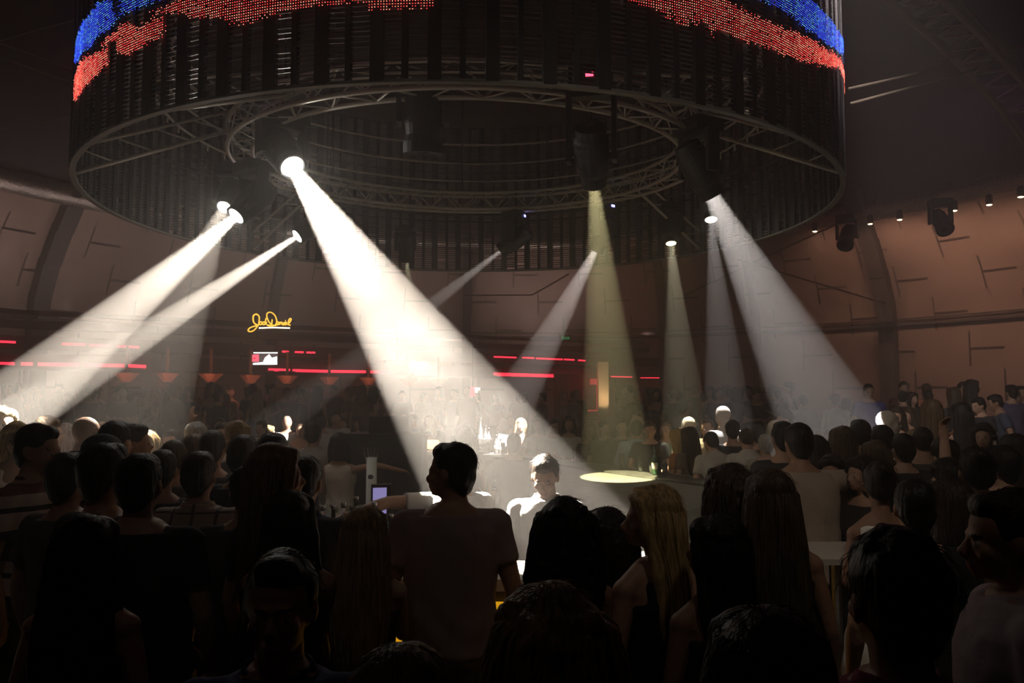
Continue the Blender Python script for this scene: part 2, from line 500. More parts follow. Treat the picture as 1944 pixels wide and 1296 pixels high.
SL = [slats_mesh(i) for i in range(5)]; PM = post_mesh()
LEDSP = .0185
for i in range(NP):
    a = 2 * PI * (i + .5) / NP                       # angle 0 faces the camera
    pn = bpy.data.objects.new('louvre_panel', PM); link(pn, drum)
    pn.location = (DR * math.sin(a), -DR * math.cos(a), 0); pn.rotation_euler = (0, 0, a)
    s = bpy.data.objects.new('louvre_slats', SL[i % 5]); link(s, pn)
    if -1.75 < (a if a < PI else a - 2 * PI) < 1.75:
        aw = 2 * PI / NP; a0 = (a if a < PI else a - 2 * PI)
        cols = {'r': G(), 'b': G()}
        nx = int(aw * DR / LEDSP)
        for kx in range(nx):
            dx = (kx + .5) / nx * aw - aw / 2
            for kz in range(int(2.3 / LEDSP)):
                z = kz * LEDSP + .3
                aj = a0 + dx + random.gauss(0, .004); zj = z + random.gauss(0, .012)
                which = 'r' if any(inside(p, aj, zj) for p in redP) else ('b' if any(inside(p, aj, zj) for p in blueP) else None)
                if not which or random.random() < .03: continue
                gg = cols[which]; gg.mi = 1 if random.random() < (.5 if which == 'r' else .3) else 0
                x, h = dx * DR, .0034 if which == 'r' else .0031
                gg.add([(x - h, -.032, z), (x, -.032, z - h), (x + h, -.032, z), (x, -.032, z + h), (x, -.037, z)], [(0, 1, 4), (1, 2, 4), (2, 3, 4), (3, 0, 4)])
        for c, nm, m in (('r', 'red_led_dots', [M['redled'], M['redhot']]), ('b', 'blue_led_dots', [M['blueled'], M['bluehot']])):
            if cols[c].v: cols[c].build(nm, m, pn, kind='stuff')
g = G()
rp = [Vector((DR * math.sin(2 * PI * k / 160), -DR * math.cos(2 * PI * k / 160), 0)) for k in range(160)]
for k in range(160): g.beam(rp[k], rp[(k + 1) % 160], .05, .022)
g.build('rim_ring', mat('rim_steel', (.2, .18, .16), .5, .4), drum)
for z in (.9, 1.75):
    g = G(); g.tube([p * .985 + Vector((0, 0, z)) for p in rp], .02, 6, closed=True); g.build('hoop', M['blackmetal'], drum, True)
# inner hanging pipe rings
rings = empty('inner_pipe_rings', (DC.x, DC.y, 5.2), label='thin concentric pipe rings with droppers hanging inside the drum', cat='pipe rings')
for r, z in ((3.35, .72), (3.2, .38), (3.25, .12), (3.3, -.12)):
    g = G(); g.tube([Vector((r * math.sin(2 * PI * k / 96), -r * math.cos(2 * PI * k / 96), z)) for k in range(96)], .016, 6, closed=True)
    g.build('pipe_ring', M['alu'], rings, True)
g = G(); g.tube([(0, 0, 0), (0, 0, -.08)], .012, 5); dm = g.mesh('dropper', M['alu'])
for k in range(60):
    a = 2 * PI * k / 60; q = bpy.data.objects.new('dropper', dm); link(q, rings); q.location = (3.3 * math.sin(a), -3.3 * math.cos(a), -.12)
g = G(); g.tube([(0, 0, 0), (0, 0, 5)], .012, 5); dm = g.mesh('hanger_rod', M['blackmetal'])
for k in range(12):
    a = 2 * PI * k / 12 + .2; q = bpy.data.objects.new('hanger_rod', dm); link(q, rings); q.location = (3.28 * math.sin(a), -3.28 * math.cos(a), -.12)

# ------------------------------------------------------------------ ring truss
TC = Vector((-.47, 9.0, 4.6)); TILT = .035
truss = empty('ring_truss', TC, label='circular aluminium box truss carrying the moving lights inside the drum', cat='truss')


def tr(r, a, z):
    y = -r * math.cos(a); return Vector((r * math.sin(a), y, z + TILT * y))


for r, z in ((2.36, 0), (2.61, 0), (2.36, .23), (2.61, .23)):
    g = G(); g.tube([tr(r, 2 * PI * k / 120, z) for k in range(120)], .0235, 8, closed=True); g.build('chord', M['alu'], truss, True)
nb = 64
for (r1, z1, r2, z2) in ((2.36, 0, 2.61, 0), (2.36, .23, 2.61, .23), (2.36, 0, 2.36, .23), (2.61, 0, 2.61, .23)):
    g = G()
    for k in range(nb):
        a, b = 2 * PI * k / nb, 2 * PI * (k + 1) / nb
        if k % 2: g.tube([tr(r1, a, z1), tr(r2, b, z2)], .0095, 6)
        else: g.tube([tr(r2, a, z2), tr(r1, b, z1)], .0095, 6)
    g.build('bracing', M['alu'], truss, True)
g = G()
for k in range(8):
    g = G(); a = 2 * PI * k / 8 + .1
    p = tr(2.485, a, .25); g.tube([p, Vector((p.x * 1.0, p.y, 6.2))], .01, 5); g.build('hanging_chain', M['blackmetal'], truss)
# radial arms that tie truss and drum
for a in (-2.2, -1.15, 1.15, 2.2, .62, -.62):
    g = G(); p0, p1 = tr(2.61, a, .1), Vector((DR * math.sin(a) + DC.x - TC.x, -DR * math.cos(a), DZ0 + .05 - TC.z))
    g.tube([p0, p1], .02, 6); g.tube([p0 + Vector((0, 0, .2)), p1 + Vector((0, 0, .25))], .016, 6)
    for k in range(4): g.tube([p0.lerp(p1, k / 4), (p0 + Vector((0, 0, .2))).lerp(p1 + Vector((0, 0, .25)), (k + 1) / 4)], .009, 5)
    g.build('tie_arm', M['alu'], truss, True)

# ------------------------------------------------------------------ moving head lights
PW = 17


def moving_head(lensp, target, lab, size=.5, power=0, half=8, color=(1, .93, .82), lens='lens', top=None, lensr=.3, mark=None, blend=.12, soft=None, name='moving_light', emit=True, grp=None):
    lensp = Vector(lensp); target = Vector(target); d = (target - lensp).normalized(); s = size
    pivot = lensp - d * s * .62
    topz = top if top is not None else pivot.z + s * .95
    o = empty(name, (pivot.x, pivot.y, topz), 0, label=lab, cat='stage light')
    if grp: o['group'] = grp
    rel = pivot - o.location
    yaw = math.atan2(-d.x, d.y)
    Rz = Matrix.Rotation(yaw, 3, 'Z')
    hz = topz - pivot.z
    g = G(); g.box((0, 0, -hz * .14), (s * .78, s * .7, hz * .26), Rz); g.box((0, 0, 0), (s * .5, s * .12, .05), Rz)
    g.build('base', M['black'], o)
    g = G()
    for sx in (-1, 1):
        g.beam(Rz @ Vector((sx * s * .42, 0, -hz * .25)), Rz @ Vector((sx * s * .42, 0, -hz * 1.02 - s * .1)), s * .09, s * .3, up=Rz @ Vector((0, 1, 0)))
    g.beam(Rz @ Vector((-s * .45, 0, -hz * .3)), Rz @ Vector((s * .45, 0, -hz * .3)), s * .25, s * .1)
    g.build('yoke', M['black'], o)
    g = G()
    lr = lensr * s; back = min(.95 * s, lr / math.tan(math.radians(half + 1.2))) if power else .5 * s
    bt = .62 - back / s - .06
    prof = [(bt, lr * .8), (.60, lr * .985), (.60, lr), (.62, lr + .012), (.62, lr + .03), (.42, lr + .025), (.3, .3 * s), (0, .33 * s), (-.35, .32 * s), (-.58, .26 * s), (-.64, .1 * s)]
    X = d.orthogonal().normalized(); Y = d.cross(X); n = 22
    vs = [rel + d * (t * s) + (X * math.cos(2 * PI * k / n) + Y * math.sin(2 * PI * k / n)) * r for t, r in prof for k in range(n)]
    g.add(vs, [(i * n + k, i * n + (k + 1) % n, (i + 1) * n + (k + 1) % n, (i + 1) * n + k) for i in range(len(prof) - 1) for k in range(n)] + [tuple(range(n)), tuple((len(prof) - 1) * n + k for k in range(n - 1, -1, -1))])
    for t in (-.45, -.3, -.15, .1): g.tube([rel + d * ((t - .015) * s), rel + d * ((t + .015) * s)], [.35 * s] * 2, 20, caps=False)
    h = g.build('lamp_head', M['black'], o, False)
    g = G()
    ri = min(lr * .85, math.tan(math.radians(half + .6)) * (back - .02) + .022)
    vs = [rel + d * (t * s) + (X * math.cos(2 * PI * k / n) + Y * math.sin(2 * PI * k / n)) * r for t, r in ((.597, lr * .975), (.6, ri), (.585, ri), (bt + .02, .022), (bt + .02, .001)) for k in range(n)]
    g.add(vs, [(i * n + k, (i + 1) * n + k, (i + 1) * n + (k + 1) % n, i * n + (k + 1) % n) for i in (0, 1, 2, 3) for k in range(n)]); g.build('lens', M[lens], h, True)
    if mark:
        g = G(); g.box(Rz @ Vector((0, -s * .36, -hz * .14)), (s * .14, .01, s * .07), Rz); g.build('display', M[mark], o)
    if power:
        L = bpy.data.lights.new(name + '_beam', 'SPOT'); L.energy = power * PW; L.color = color; L.spot_size = 2 * math.radians(half); L.spot_blend = blend
        L.shadow_soft_size = soft if soft is not None else .012
        lo = bpy.data.objects.new('beam_source', L); link(lo, o); lo.location = rel + d * (s * .62 - back + .03)
        lo.rotation_euler = d.to_track_quat('-Z', 'Y').to_euler()
    return o


# beams: lens pixel+depth -> target pixel+depth
WARM = (1, .91, .78)
moving_head(P(556, 318, 7.2), P(970, 945, 4.95), 'brightest moving light, throwing the widest white beam down to the bar', .5, 2200, 6.3, WARM, mark='tinyblue', top=4.62, lensr=.2)
moving_head(P(447, 411, 7.9), P(2, 792, 6.5), 'moving light left under the truss throwing the wide white beam to the left edge', .42, 3000, 5.8, WARM, lensr=.2)
moving_head(P(425, 394, 8.3), P(245, 812, 6.4), 'small glaring moving light just behind the left wide beam light', .34, 170, 8, WARM, mark='tinyblue', lensr=.2)
moving_head(P(563, 449, 10.2), P(40, 790, 8.6), 'far moving light throwing the narrow white beam to the left edge', .42, 5000, 3.6, WARM, lensr=.2)
moving_head(P(951, 476, 11.6), P(530, 800, 12.8), 'far moving light with a tilted oval lens and a faint thin beam', .42, 620, 3.6, (1, .92, .88), 'lensdim', mark='tinyblue', lensr=.2)
moving_head(P(1131, 474, 11.3), P(940, 830, 12.9), 'far moving light throwing a grey beam towards the far bar', .44, 800, 6.5, (1, .9, .85), 'lensdim', mark='tinyblue', lensr=.2)
moving_head(P(1128, 350, 6.5), (1.2, 9.2, 1.1), 'moving light with the yellow beam that makes the oval pool on the bar deck', .43, 620, 6.0, (1, .92, .48), 'lensyel', top=4.62, mark='tinyred', lensr=.17)
moving_head(P(1274, 463, 10.9), P(1300, 800, 10.2), 'far moving light with a short pale yellow beam straight down', .38, 170, 6.0, (1, .95, .66), 'lensyel', lensr=.18)
moving_head(P(1352, 372, 7.6), P(1570, 800, 8.3), 'moving light at the right end of the truss with a broad grey beam', .46, 620, 9.6, (1, .95, .93), 'lensdim', top=4.62, lensr=.2)
moving_head(P(1350, 418, 10.6), P(1385, 830, 9.6), 'lower far moving light behind the right end of the truss', .4, 160, 5.5, (1, .95, .93), 'lensdim', lensr=.2)
moving_head(P(772, 494, 11.6), P(812, 850, 13.6), 'small far moving light half hidden by the white beam', .32, 260, 4.5, (1, .95, .6), 'lensdim', lensr=.2)
moving_head(P(803, 292, 6.8), P(803, 420, 6.9), 'unlit moving light hanging at the near side of the truss', .48, 0, top=4.62, lens='black')
moving_head(P(1604, 466, 17.5), P(1590, 520, 17), 'unlit theatre light on the dark right wall rib', .5, 0, lens='black', name='theatre_light')
moving_head(P(1795, 436, 15), P(1815, 470, 14.6), 'unlit round theatre light hanging from the right duct', .45, 0, lens='black', name='theatre_light')
# small warm downlights along the right duct
k = 0
for px, py, d, lab in ((1547, 441, 21.5, 'leftmost'), (1652, 427, 20.6, 'second'), (1708, 419, 19.8, 'third'), (1768, 406, 19, 'fourth'), (1812, 402, 18.4, 'fifth'), (1878, 391, 17.6, 'sixth'), (1938, 376, 17, 'rightmost')):
    p = P(px, py, d); o = empty('downlight', p + Vector((0, 0, .12)), label='small warm downlight under the right duct, %s of seven' % lab, cat='downlight', group='downlights under the duct')
    g = G(); g.lathe((0, 0, -.09), [(.055, 0), (.075, .04), (.07, .2), (.03, .24)], 12); g.build('can', M['black'], o)
    g = G(); g.lathe((0, 0, -.11), [(.03, 0), (.06, .015), (.05, .02)], 12); g.build('bulb', M['warmbulb'], o, True)
    L = bpy.data.lights.new('downlight_glow', 'SPOT'); L.energy = 60; L.color = (1, .6, .4); L.spot_size = 2.3; L.spot_blend = .9; L.shadow_soft_size = .06
    lo = bpy.data.objects.new('glow_source', L); link(lo, o); lo.location = (0, 0, -.15)
    lo.rotation_euler = Vector((p.x - HC.x, p.y - HC.y, -9)).normalized().to_track_quat('-Z', 'Y').to_euler()
# rope lines and cables
for pts, r, lab in (([(0, 78, 11), (60, 60, 10), (150, 36, 8.2)], .008, 'thin stay wire at the upper left, topmost'),
                    ([(0, 82, 11.5), (150, 135, 8.4)], .008, 'thin stay wire at the upper left, middle'),
                    ([(0, 110, 11.5), (143, 158, 8.4)], .013, 'thicker stay wire at the upper left, below the middle one'),
                    ([(0, 245, 12), (140, 220, 8.6)], .008, 'thin stay wire left of the drum, lowest'),
                    ([(1612, 168, 8.6), (1740, 140, 10), (1812, 108, 12)], .015, 'upper stay wire right of the drum'),
                    ([(1616, 196, 8.6), (1838, 136, 12), (1944, 85, 13)], .015, 'lower stay wire right of the drum'),
                    ([(1400, 492, 22), (1560, 540, 21.5), (1680, 575, 21)], .02, 'slack cable on the right wall'),
                    ([(1300, 560, 22), (1480, 475, 22), (1600, 420, 21)], .02, 'taut cable crossing the slack one on the right wall'),
                    ([(880, 560, 24), (1010, 560, 24), (1080, 520, 24)], .02, 'cable on the far wall behind the grey beam')):
    g = G(); pp = [P(*q) for q in pts]; c = pp[0]
    g.tube([p - c for p in pp], r, 6); o = g.build('cable', M['arch'] if 'wire' in lab else M['rib'], None, True, label=lab, cat='cable'); o.location = c

# ================================================================== GALLERY, NEON, SIGNS
HZ = .68
fas = [P(x, y, d) for x, y, d in ((-120, 686, 15.4), (0, 690, 16.5), (275, 695, 17.9), (470, 699, 19.4), (510, 701, 20), (745, 705, 21.7), (937, 711, 24.0), (1127, 714.5, 25.6), (1262, 717, 26.3))]
g = G()
for a, b in zip(fas, fas[1:]):
    a2, b2 = Vector((a.x, a.y + .25, 2.68)), Vector((b.x, b.y + .25, 2.68))
    for z0, z1, off in ((2.62, 2.9, 0), (3.0, 3.28, .1), (3.45, 3.62, .3), (3.75, 3.85, .4)):
        g.beam((a2.x, a2.y + off, (z0 + z1) / 2), (b2.x, b2.y + off, (z0 + z1) / 2), .12, z1 - z0)
    g.beam((a2.x, a2.y + .8, 2.62), (b2.x, b2.y + .8, 2.62), 1.6, .05)
g.build('trim_2', M['fascia'], None, kind='structure')


def neon(px0, py0, px1, py1, lab, th=.035, m='red', ups=0):
    def dep(x):
        xs = [-120, 0, 275, 470, 510, 745, 937, 1127, 1262]; ds = [15.4, 16.5, 17.9, 19.4, 20, 21.7, 24, 25.6, 26.3]
        return float(np.interp(x, xs, ds)) + .05
    a, b = P(px0, py0, dep(px0)), P(px1, py1, dep(px1)); c = (a + b) / 2
    g = G(); g.tube([a - c, b - c], th, 8)
    o = g.build('red_light_tube', M[m], None, True, label=lab, cat='light tube', group='red tubes along the gallery fascia'); o.location = c


bars = [(-40, 689.5, 27, 690.5, 'left edge, lower line'), (40, 690.5, 62, 691, 'lower line beside the left edge'), (72, 691, 152, 692.5, 'lower line, third from the left'),
        (158, 692.5, 236, 694, 'lower line under the left beams'), (243, 694, 277, 695.5, 'lower line, end of the left run'),
        (510, 701.5, 550, 702.5, 'lower line just right of the small screen'), (556, 703, 622, 704.5, 'lower line, long, right of the screen'), (628, 704.5, 694, 705.5, 'lower line at the left edge of the big beam'), (700, 705.5, 746, 706.5, 'lower line inside the big beam'),
        (938, 710, 1126, 715.5, 'longest of the far run, lower line'),
        (0, 648, 30, 649.5, 'upper line at the left edge'), (118, 652.5, 162, 654, 'upper line, second'), (170, 655, 210, 656.5, 'upper line, third'), (222, 657, 264, 659, 'upper line, fourth, in the left beams'),
        (536, 667, 548, 667.5, 'tiny, upper line beside the screen'), (560, 668, 576, 668.5, 'short, upper line right of the screen'), (582, 668.8, 598, 669.2, 'short, upper line, farther right of the screen'),
        (938, 677, 980, 678.5, 'upper far line, first'), (992, 678.5, 1014, 679.5, 'upper far line, second'), (1018, 680, 1068, 682, 'upper far line, third'), (1071, 682, 1090, 683, 'upper far line, fourth'), (1098, 683.5, 1111, 684.5, 'upper far line, last'),
        (1160, 714.5, 1200, 715.5, 'dim, right of the cream pillar'), (1216, 717, 1260, 717, 'dim, rightmost')]
for i, (a, b, c, d, l) in enumerate(bars):
    th = .05 if i == 9 else (.035 if i < 9 else (.014 if i > 21 else .024)); neon(a, b, c, d, 'glowing red light tube, ' + l, th)

# fill spots added out of sight behind the fascia to brighten the leaning wall
for px in (-60, 130, 330, 560, 780, 1010, 1230):
    dd = float(np.interp(px, [-120, 275, 745, 1262], [15.6, 18.2, 22, 26])) + 1.0
    q = P(px, 600, dd); L = bpy.data.lights.new('wall_fill', 'SPOT'); L.energy = 75 if px < 700 else 100; L.color = (1, .84, .76); L.spot_size = 2.4; L.spot_blend = 1; L.shadow_soft_size = .2
    lo = bpy.data.objects.new('wall_fill', L); COL.objects.link(lo); lo.location = (q.x, q.y, 3.95); dv = Vector((q.x - HC.x, q.y - HC.y, 0)).normalized(); dv.z = 1.1
    lo.rotation_euler = dv.to_track_quat('-Z', 'Y').to_euler()
# neon signature
sg = P(512, 608, 19.3)
o = empty('neon_sign', sg, label='yellow neon sign in handwriting above the far bar', cat='neon sign')
S = 19.3 / F


def npts(l): return [Vector(((x - 512) * S, 0, (608 - y) * S)) for x, y in l]


def cr(pts, n=6):
    out = []; P_ = [pts[0]] + list(pts) + [pts[-1]]
    for i in range(1, len(P_) - 2):
        p0, p1, p2, p3 = P_[i - 1:i + 3]
        for k in range(n):
            t = k / n; out.append(.5 * ((2 * p1) + (p2 - p0) * t + (2 * p0 - 5 * p1 + 4 * p2 - p3) * t * t + (3 * p1 - p0 - 3 * p2 + p3) * t ** 3))
    out.append(Vector(pts[-1])); return out


def sgn(x, y): return (460 + x / 9.26, 580 + y / 9.26)


letters = {
    'letter_j': [(270, 165), (235, 150), (195, 170), (185, 220), (195, 280), (230, 325), (275, 350), (290, 310), (295, 200), (260, 155), (225, 150), (190, 200), (205, 300), (265, 345), (240, 400), (180, 450), (120, 455), (105, 430), (130, 395), (200, 365), (275, 355)],
    'letter_a': [(345, 290), (315, 285), (300, 315), (320, 335), (345, 320), (348, 290), (352, 335)],
    'letter_c': [(392, 295), (370, 288), (360, 312), (372, 335), (395, 330)],
    'letter_k': [(420, 215), (405, 280), (400, 335), (405, 315), (435, 290), (412, 312), (440, 340), (455, 350)],
    'letter_d': [(525, 240), (520, 300), (510, 345), (470, 340), (450, 350), (500, 360), (560, 350), (600, 310), (600, 240), (570, 170), (520, 125), (470, 115), (432, 140), (430, 190), (450, 250), (490, 310), (550, 345), (600, 350)],
    'letter_n': [(660, 340), (662, 290), (670, 305), (690, 290), (700, 340)],
    'letter_i': [(722, 292), (722, 338), (736, 338)],
    'letter_e': [(745, 318), (775, 312), (770, 290), (748, 298), (748, 328), (780, 338)],
    'letter_l': [(790, 330), (830, 300), (860, 245), (855, 228), (830, 232), (812, 280), (812, 330), (850, 345)],
}
letters['letter_a '] = [(640, 290), (615, 288), (605, 315), (622, 338), (642, 318), (645, 290), (650, 338)]
for nm, l in letters.items():
    g = G(); g.tube(cr(npts([sgn(*q) for q in l])), .016, 6); g.build(nm.strip(), M['yellow'], o, True)
g = G(); g.tube(npts([sgn(755, 262), sgn(768, 262)]), .014, 6); g.build('letter_dot', M['yellow'], o, True)
g = G(); g.tube(npts([sgn(295, 393), sgn(560, 386), sgn(840, 394)]), .016, 6); g.build('underline', M['neonwhite'], o, True)
g = G()
for x in (300, 560, 830): g.tube([npts([sgn(x, 300)])[0] + Vector((0, .02, 0)), npts([sgn(x, 300)])[0] + Vector((0, .5, .1))], .008, 5)
g.build('bracket', M['blackmetal'], o)
# screen
o = empty('wall_screen', P(502, 680, 19.2), label='small glowing white screen with a red square under the neon sign', cat='screen'); S2 = 19.2 / F


def sc(x, y, yy=0): return Vector((460 + x / 9.26 - 502, yy, 0)) * S2 + Vector((0, 0, (680 - 580 - y / 9.26) * S2))


g = G(); g.box((0, .03, 0), (.62, .05, .34)); g.build('screen_case', M['black'], o)


def plate(name, pts, m, yy):
    g = G(); v = [sc(*p, 0) + Vector((0, yy, 0)) for p in pts]; n = len(v)
    v2 = [p + Vector((0, .006, 0)) for p in v]; g.add(v + v2, [tuple(range(n)), tuple(range(2 * n - 1, n - 1, -1))] + [(i, i + n, (i + 1) % n + n, (i + 1) % n) for i in range(n)]); g.build(name, M[m], o)


plate('screen_picture', [(190, 820), (620, 820), (620, 1040), (190, 1040)], 'screengrey', -.004)
plate('picture_white_shape', [(190, 1010), (365, 990), (400, 910), (475, 850), (520, 915), (615, 890), (618, 1038), (190, 1040)], 'screenwhite', -.014)
plate('picture_top_bar', [(190, 818), (625, 818), (620, 840), (200, 838)], 'screenwhite', -.014)
plate('red_square', [(150, 860), (295, 855), (300, 985), (160, 990)], 'screenred', -.022)
plate('square_centre', [(205, 905), (235, 905), (235, 945), (205, 945)], 'red', -.03)
# exit sign
e0 = P(1074, 641, 24.8); o = empty('exit_sign', e0, label='small green exit sign high on the far wall', cat='sign')
g = G(); g.box((0, .04, 0), (.42, .06, .2)); g.build('sign_box', M['black'], o)


def text(s, size, m, parent, name, loc, rot=(PI / 2, 0, 0), ext=.004):
    cu = bpy.data.curves.new(name, 'FONT'); cu.body = s; cu.size = size; cu.extrude = ext; cu.align_x = 'CENTER'; cu.align_y = 'CENTER'
    t = bpy.data.objects.new(name, cu); link(t); bpy.context.view_layer.update()
    me = bpy.data.meshes.new_from_object(t.evaluated_get(bpy.context.evaluated_depsgraph_get())); me.materials.clear(); me.materials.append(m)
    bpy.data.objects.remove(t); q = bpy.data.objects.new(name, me); link(q, parent); q.location = loc; q.rotation_euler = rot
    return q


text('Exit', .16, M['green'], o, 'sign_lettering', (0, .005, 0))
# small red/white logo sign, red window frame, cream pillar
p = P(897, 743, 16); o = empty('hanging_sign', p, label='tiny red and white lit sign hanging over the far bar', cat='sign')
g = G(); g.box((0, 0, 0), (.09, .03, .18)); g.build('red_face', M['red'], o)
g = G(); g.box((.1, 0, .05), (.1, .03, .05)); g.box((.08, 0, -.0), (.04, .03, .05)); g.build('white_face', M['neonwhite'], o)
g = G(); g.tube([(0, 0, .09), (0, 0, .9)], .008, 5); g.build('hanger', M['blackmetal'], o)
p = P(1105, 757, 24.4); o = empty('red_lit_niche', p, label='red lit doorway niche left of the cream pillar', cat='niche')
g = G(); g.box((.52, .05, .1), (.1, .1, 1.25)); g.box((0, .05, .68), (1.1, .1, .07)); g.build('frame', M['fascia'], o)
g = G(); g.box((.4, -.02, .52), (.32, .03, .18)); g.box((.45, -.02, 0.1), (.03, .03, .9)); g.box((.3, -.02, -.35), (.4, .03, .04)); g.build('red_lamp', emis('soft_red', (1, .04, .06), .5), o)
g = G(); g.box((-.1, .12, .1), (1.5, .03, 1.3)); g.build('back_panel', mat('red_curtain', (.12, .02, .02), .8, bump=.6, scale=6, stretch=(8, 1, 1)), o)
L = bpy.data.lights.new('niche_glow', 'POINT'); L.energy = 5; L.color = (1, .08, .1); L.shadow_soft_size = .1
lo = bpy.data.objects.new('niche_glow', L); link(lo, o); lo.location = (.1, -.5, .6)
p = P(1145, 783, 23.5); o = empty('cream_pillar', (p.x, p.y, .45), label='cream pillar lit from below beside the red niche', cat='pillar')
g = G(); g.box((0, 0, 1.28), (.3, .3, 2.56)); g.build('shaft', M['pillar'], o)
g = G(); g.box((0, 0, .06), (.38, .38, .12)); g.build('plinth', M['pillar'], o)
g = G(); g.lathe((0, -.32, 0), [(.07, 0), (.07, .1), (.05, .12)], 12); g.build('uplight', M['black'], o)
L = bpy.data.lights.new('pillar_uplight', 'SPOT'); L.energy = 80; L.color = (1, .66, .36); L.spot_size = 1.2; L.spot_blend = .8; L.shadow_soft_size = .05
lo = bpy.data.objects.new('uplight_source', L); link(lo, o); lo.location = (0, -.75, .9); lo.rotation_euler = (Vector((0, .55, 1))).to_track_quat('-Z', 'Y').to_euler()

# peach flared pendants under the gallery
for i, (px, py, d, lab) in enumerate(((240, 717, 17.4, 'leftmost'), (318, 717, 17.9, 'second from the left'), (400, 718, 18.4, 'third from the left'), (475, 720, 19.1, 'under the small screen'), (545, 721, 19.8, 'right of the small screen'), (625, 723, 20.6, 'left of the big beam'), (700, 724, 21.2, 'at the left edge of the big beam'), (775, 725, 21.9, 'seen through the big beam'), (833, 725, 22.6, 'right part of the big beam'))):
    p = P(px, py, d); o = empty('flared_pendant', p, label='flared peach pendant glowing under the gallery, ' + lab, cat='pendant', group='flared pendants under the gallery')
    g = G(); g.tube([(0, 0, .1), (0, 0, max(.3, 3.1 - p.z))], .035, 8); g.build('stem', M['lampcream'], o)
    g = G(); g.loft([(0, 0, -.09, .09, .09), (0, 0, .09, .26, .26), (0, 0, .105, .26, .26)], 4 if i % 2 else 14, 2); g.build('flared_shade', M['lampcream'], o)
    L = bpy.data.lights.new('pendant_glow', 'POINT'); L.energy = 2.6; L.color = (1, .32, .2); L.shadow_soft_size = .05
    lo = bpy.data.objects.new('pendant_glow', L); link(lo, o); lo.location = (.1, -.5, -.12)
# ================================================================== THE BAR
def offset_poly(p, d):
    out = []; n = len(p)
    for i in range(n):
        a, b, c = Vector(p[i - 1]), Vector(p[i]), Vector(p[(i + 1) % n])
        e1, e2 = (b - a).normalized(), (c - b).normalized()
        n1, n2 = Vector((-e1.y, e1.x)), Vector((-e2.y, e2.x)); m = (n1 + n2).normalized()
        out.append(tuple(b + m * (d / max(.4, m.dot(n1)))))
    return out


BAR = [(-1.0, 4.05), (.6, 3.98), (1.3, 4.6), (1.6, 5.9), (2.5, 7.3), (2.6, 8.1), (.72, 11.55), (-.6, 13.25), (-2.2, 14.2), (-3.6, 12.2), (-3.3, 9.8), (-2.25, 7.2)]


def strip_ring(g, A, B, z0, z1, skip=()):
    n = len(A)
    for i in range(n):
        if i in skip: continue
        j = (i + 1) % n; g.prism([A[i], A[j], B[j], B[i]], z0, z1)


bar = empty('bar_counter', (-.6, 8.4, 0), label='long dark bar island in the middle of the hall under the drum', cat='bar')
cx_, cy_ = -.6, 8.4
LP = [(x - cx_, y - cy_) for x, y in BAR]
I1, I2, I3 = offset_poly(LP, .08), offset_poly(LP, .46), offset_poly(LP, .42)
g = G(); strip_ring(g, LP, I2, 1.06, 1.11); g.build('counter_top', M['counter'], bar)
g = G(); strip_ring(g, offset_poly(LP, -.012), LP, 1.055, 1.112); g.build('counter_edge', M['countertrim'], bar)
g = G(); strip_ring(g, offset_poly(LP, .1), offset_poly(LP, .16), 0, 1.06); g.build('bar_front', M['black'], bar)
for i in (11, 0):
    j = (i + 1) % 12; A = offset_poly(LP, .085); a, b = Vector((*A[i], 0)), Vector((*A[j], 0))
    for k in range(3):
        p, q = a.lerp(b, k / 3 + .01), a.lerp(b, (k + 1) / 3 - .01); g = G()
        g.beam(p + Vector((0, 0, .55)), q + Vector((0, 0, .55)), .02, .86); g.build('backlit_panel', M['amber'], bar)
g = G(); strip_ring(g, offset_poly(LP, .5), offset_poly(LP, .8), .8, .84, skip=(2, 3, 4, 5, 6, 7, 8, 9, 10)); g.build('work_shelf', M['steel'], bar)
# dark deck filling the right and far part of the island
DKP = [(.9, 6.3), (1.3, 6.4), (2.02, 7.45), (2.1, 8.0), (.26, 11.3), (-.85, 12.75), (-1.2, 12.3), (.05, 10.2), (.42, 9.2), (.42, 7.9), (.2, 7.3), (.1, 6.5)]
deck = empty('bar_deck', (.5, 9, 0), label='broad dark deck inside the bar that catches the oval yellow light pool', cat='deck')
g = G(); g.prism([(x - .5, y - 9) for x, y in DKP], 1.0, 1.09); g.build('deck_top', M['deck'], deck)
g = G(); g.prism([((x - .5) * .97, (y - 9) * .97) for x, y in DKP], 0, 1.0); g.build('deck_body', M['black'], deck)
g = G()
for k in range(9):
    g.tube([(1.0 + k * .1, -2.66 + k * .014, .78 + .03 * math.sin(k * 2.1)), (1.06 + k * .1, -2.66 + k * .014, .8 + .03 * math.cos(k * 1.7))], .005, 5)
g.build('silver_scribble', M['steel'], deck)
# black cabinet with slatted amplifier (left of the deck)
cb = P(732, 824, 8.6); o = empty('back_bar_cabinet', (cb.x, cb.y, 0), label='tall black cabinet behind the bar left of the big beam', cat='cabinet')
g = G(); g.box((0, .25, cb.z / 2), (.78, .5, cb.z - .04)); g.build('carcass', M['black'], o)
g = G(); g.box((0, .25, cb.z - .01), (.84, .56, .03)); g.build('cabinet_top', M['blackmetal'], o)
for sx in (-.19, .19):
    g = G(); g.box((sx, -.012, cb.z / 2 - .05), (.36, .02, cb.z - .3)); d_ = g.build('door', M['blackmetal'], o)
    g = G(); g.tube([(sx - .12 * (1 if sx > 0 else -1), -.04, .9), (sx - .12 * (1 if sx > 0 else -1), -.04, 1.1)], .008, 6); g.build('door_handle', M['steel'], d_)
o = empty('slatted_amplifier', (cb.x + .02, cb.y + .2, cb.z + .005), label='black slatted box standing on the tall cabinet behind the bar', cat='amplifier')
g = G(); g.box((0, .02, .09), (.42, .3, .18)); g.build('case', M['black'], o)
g = G()
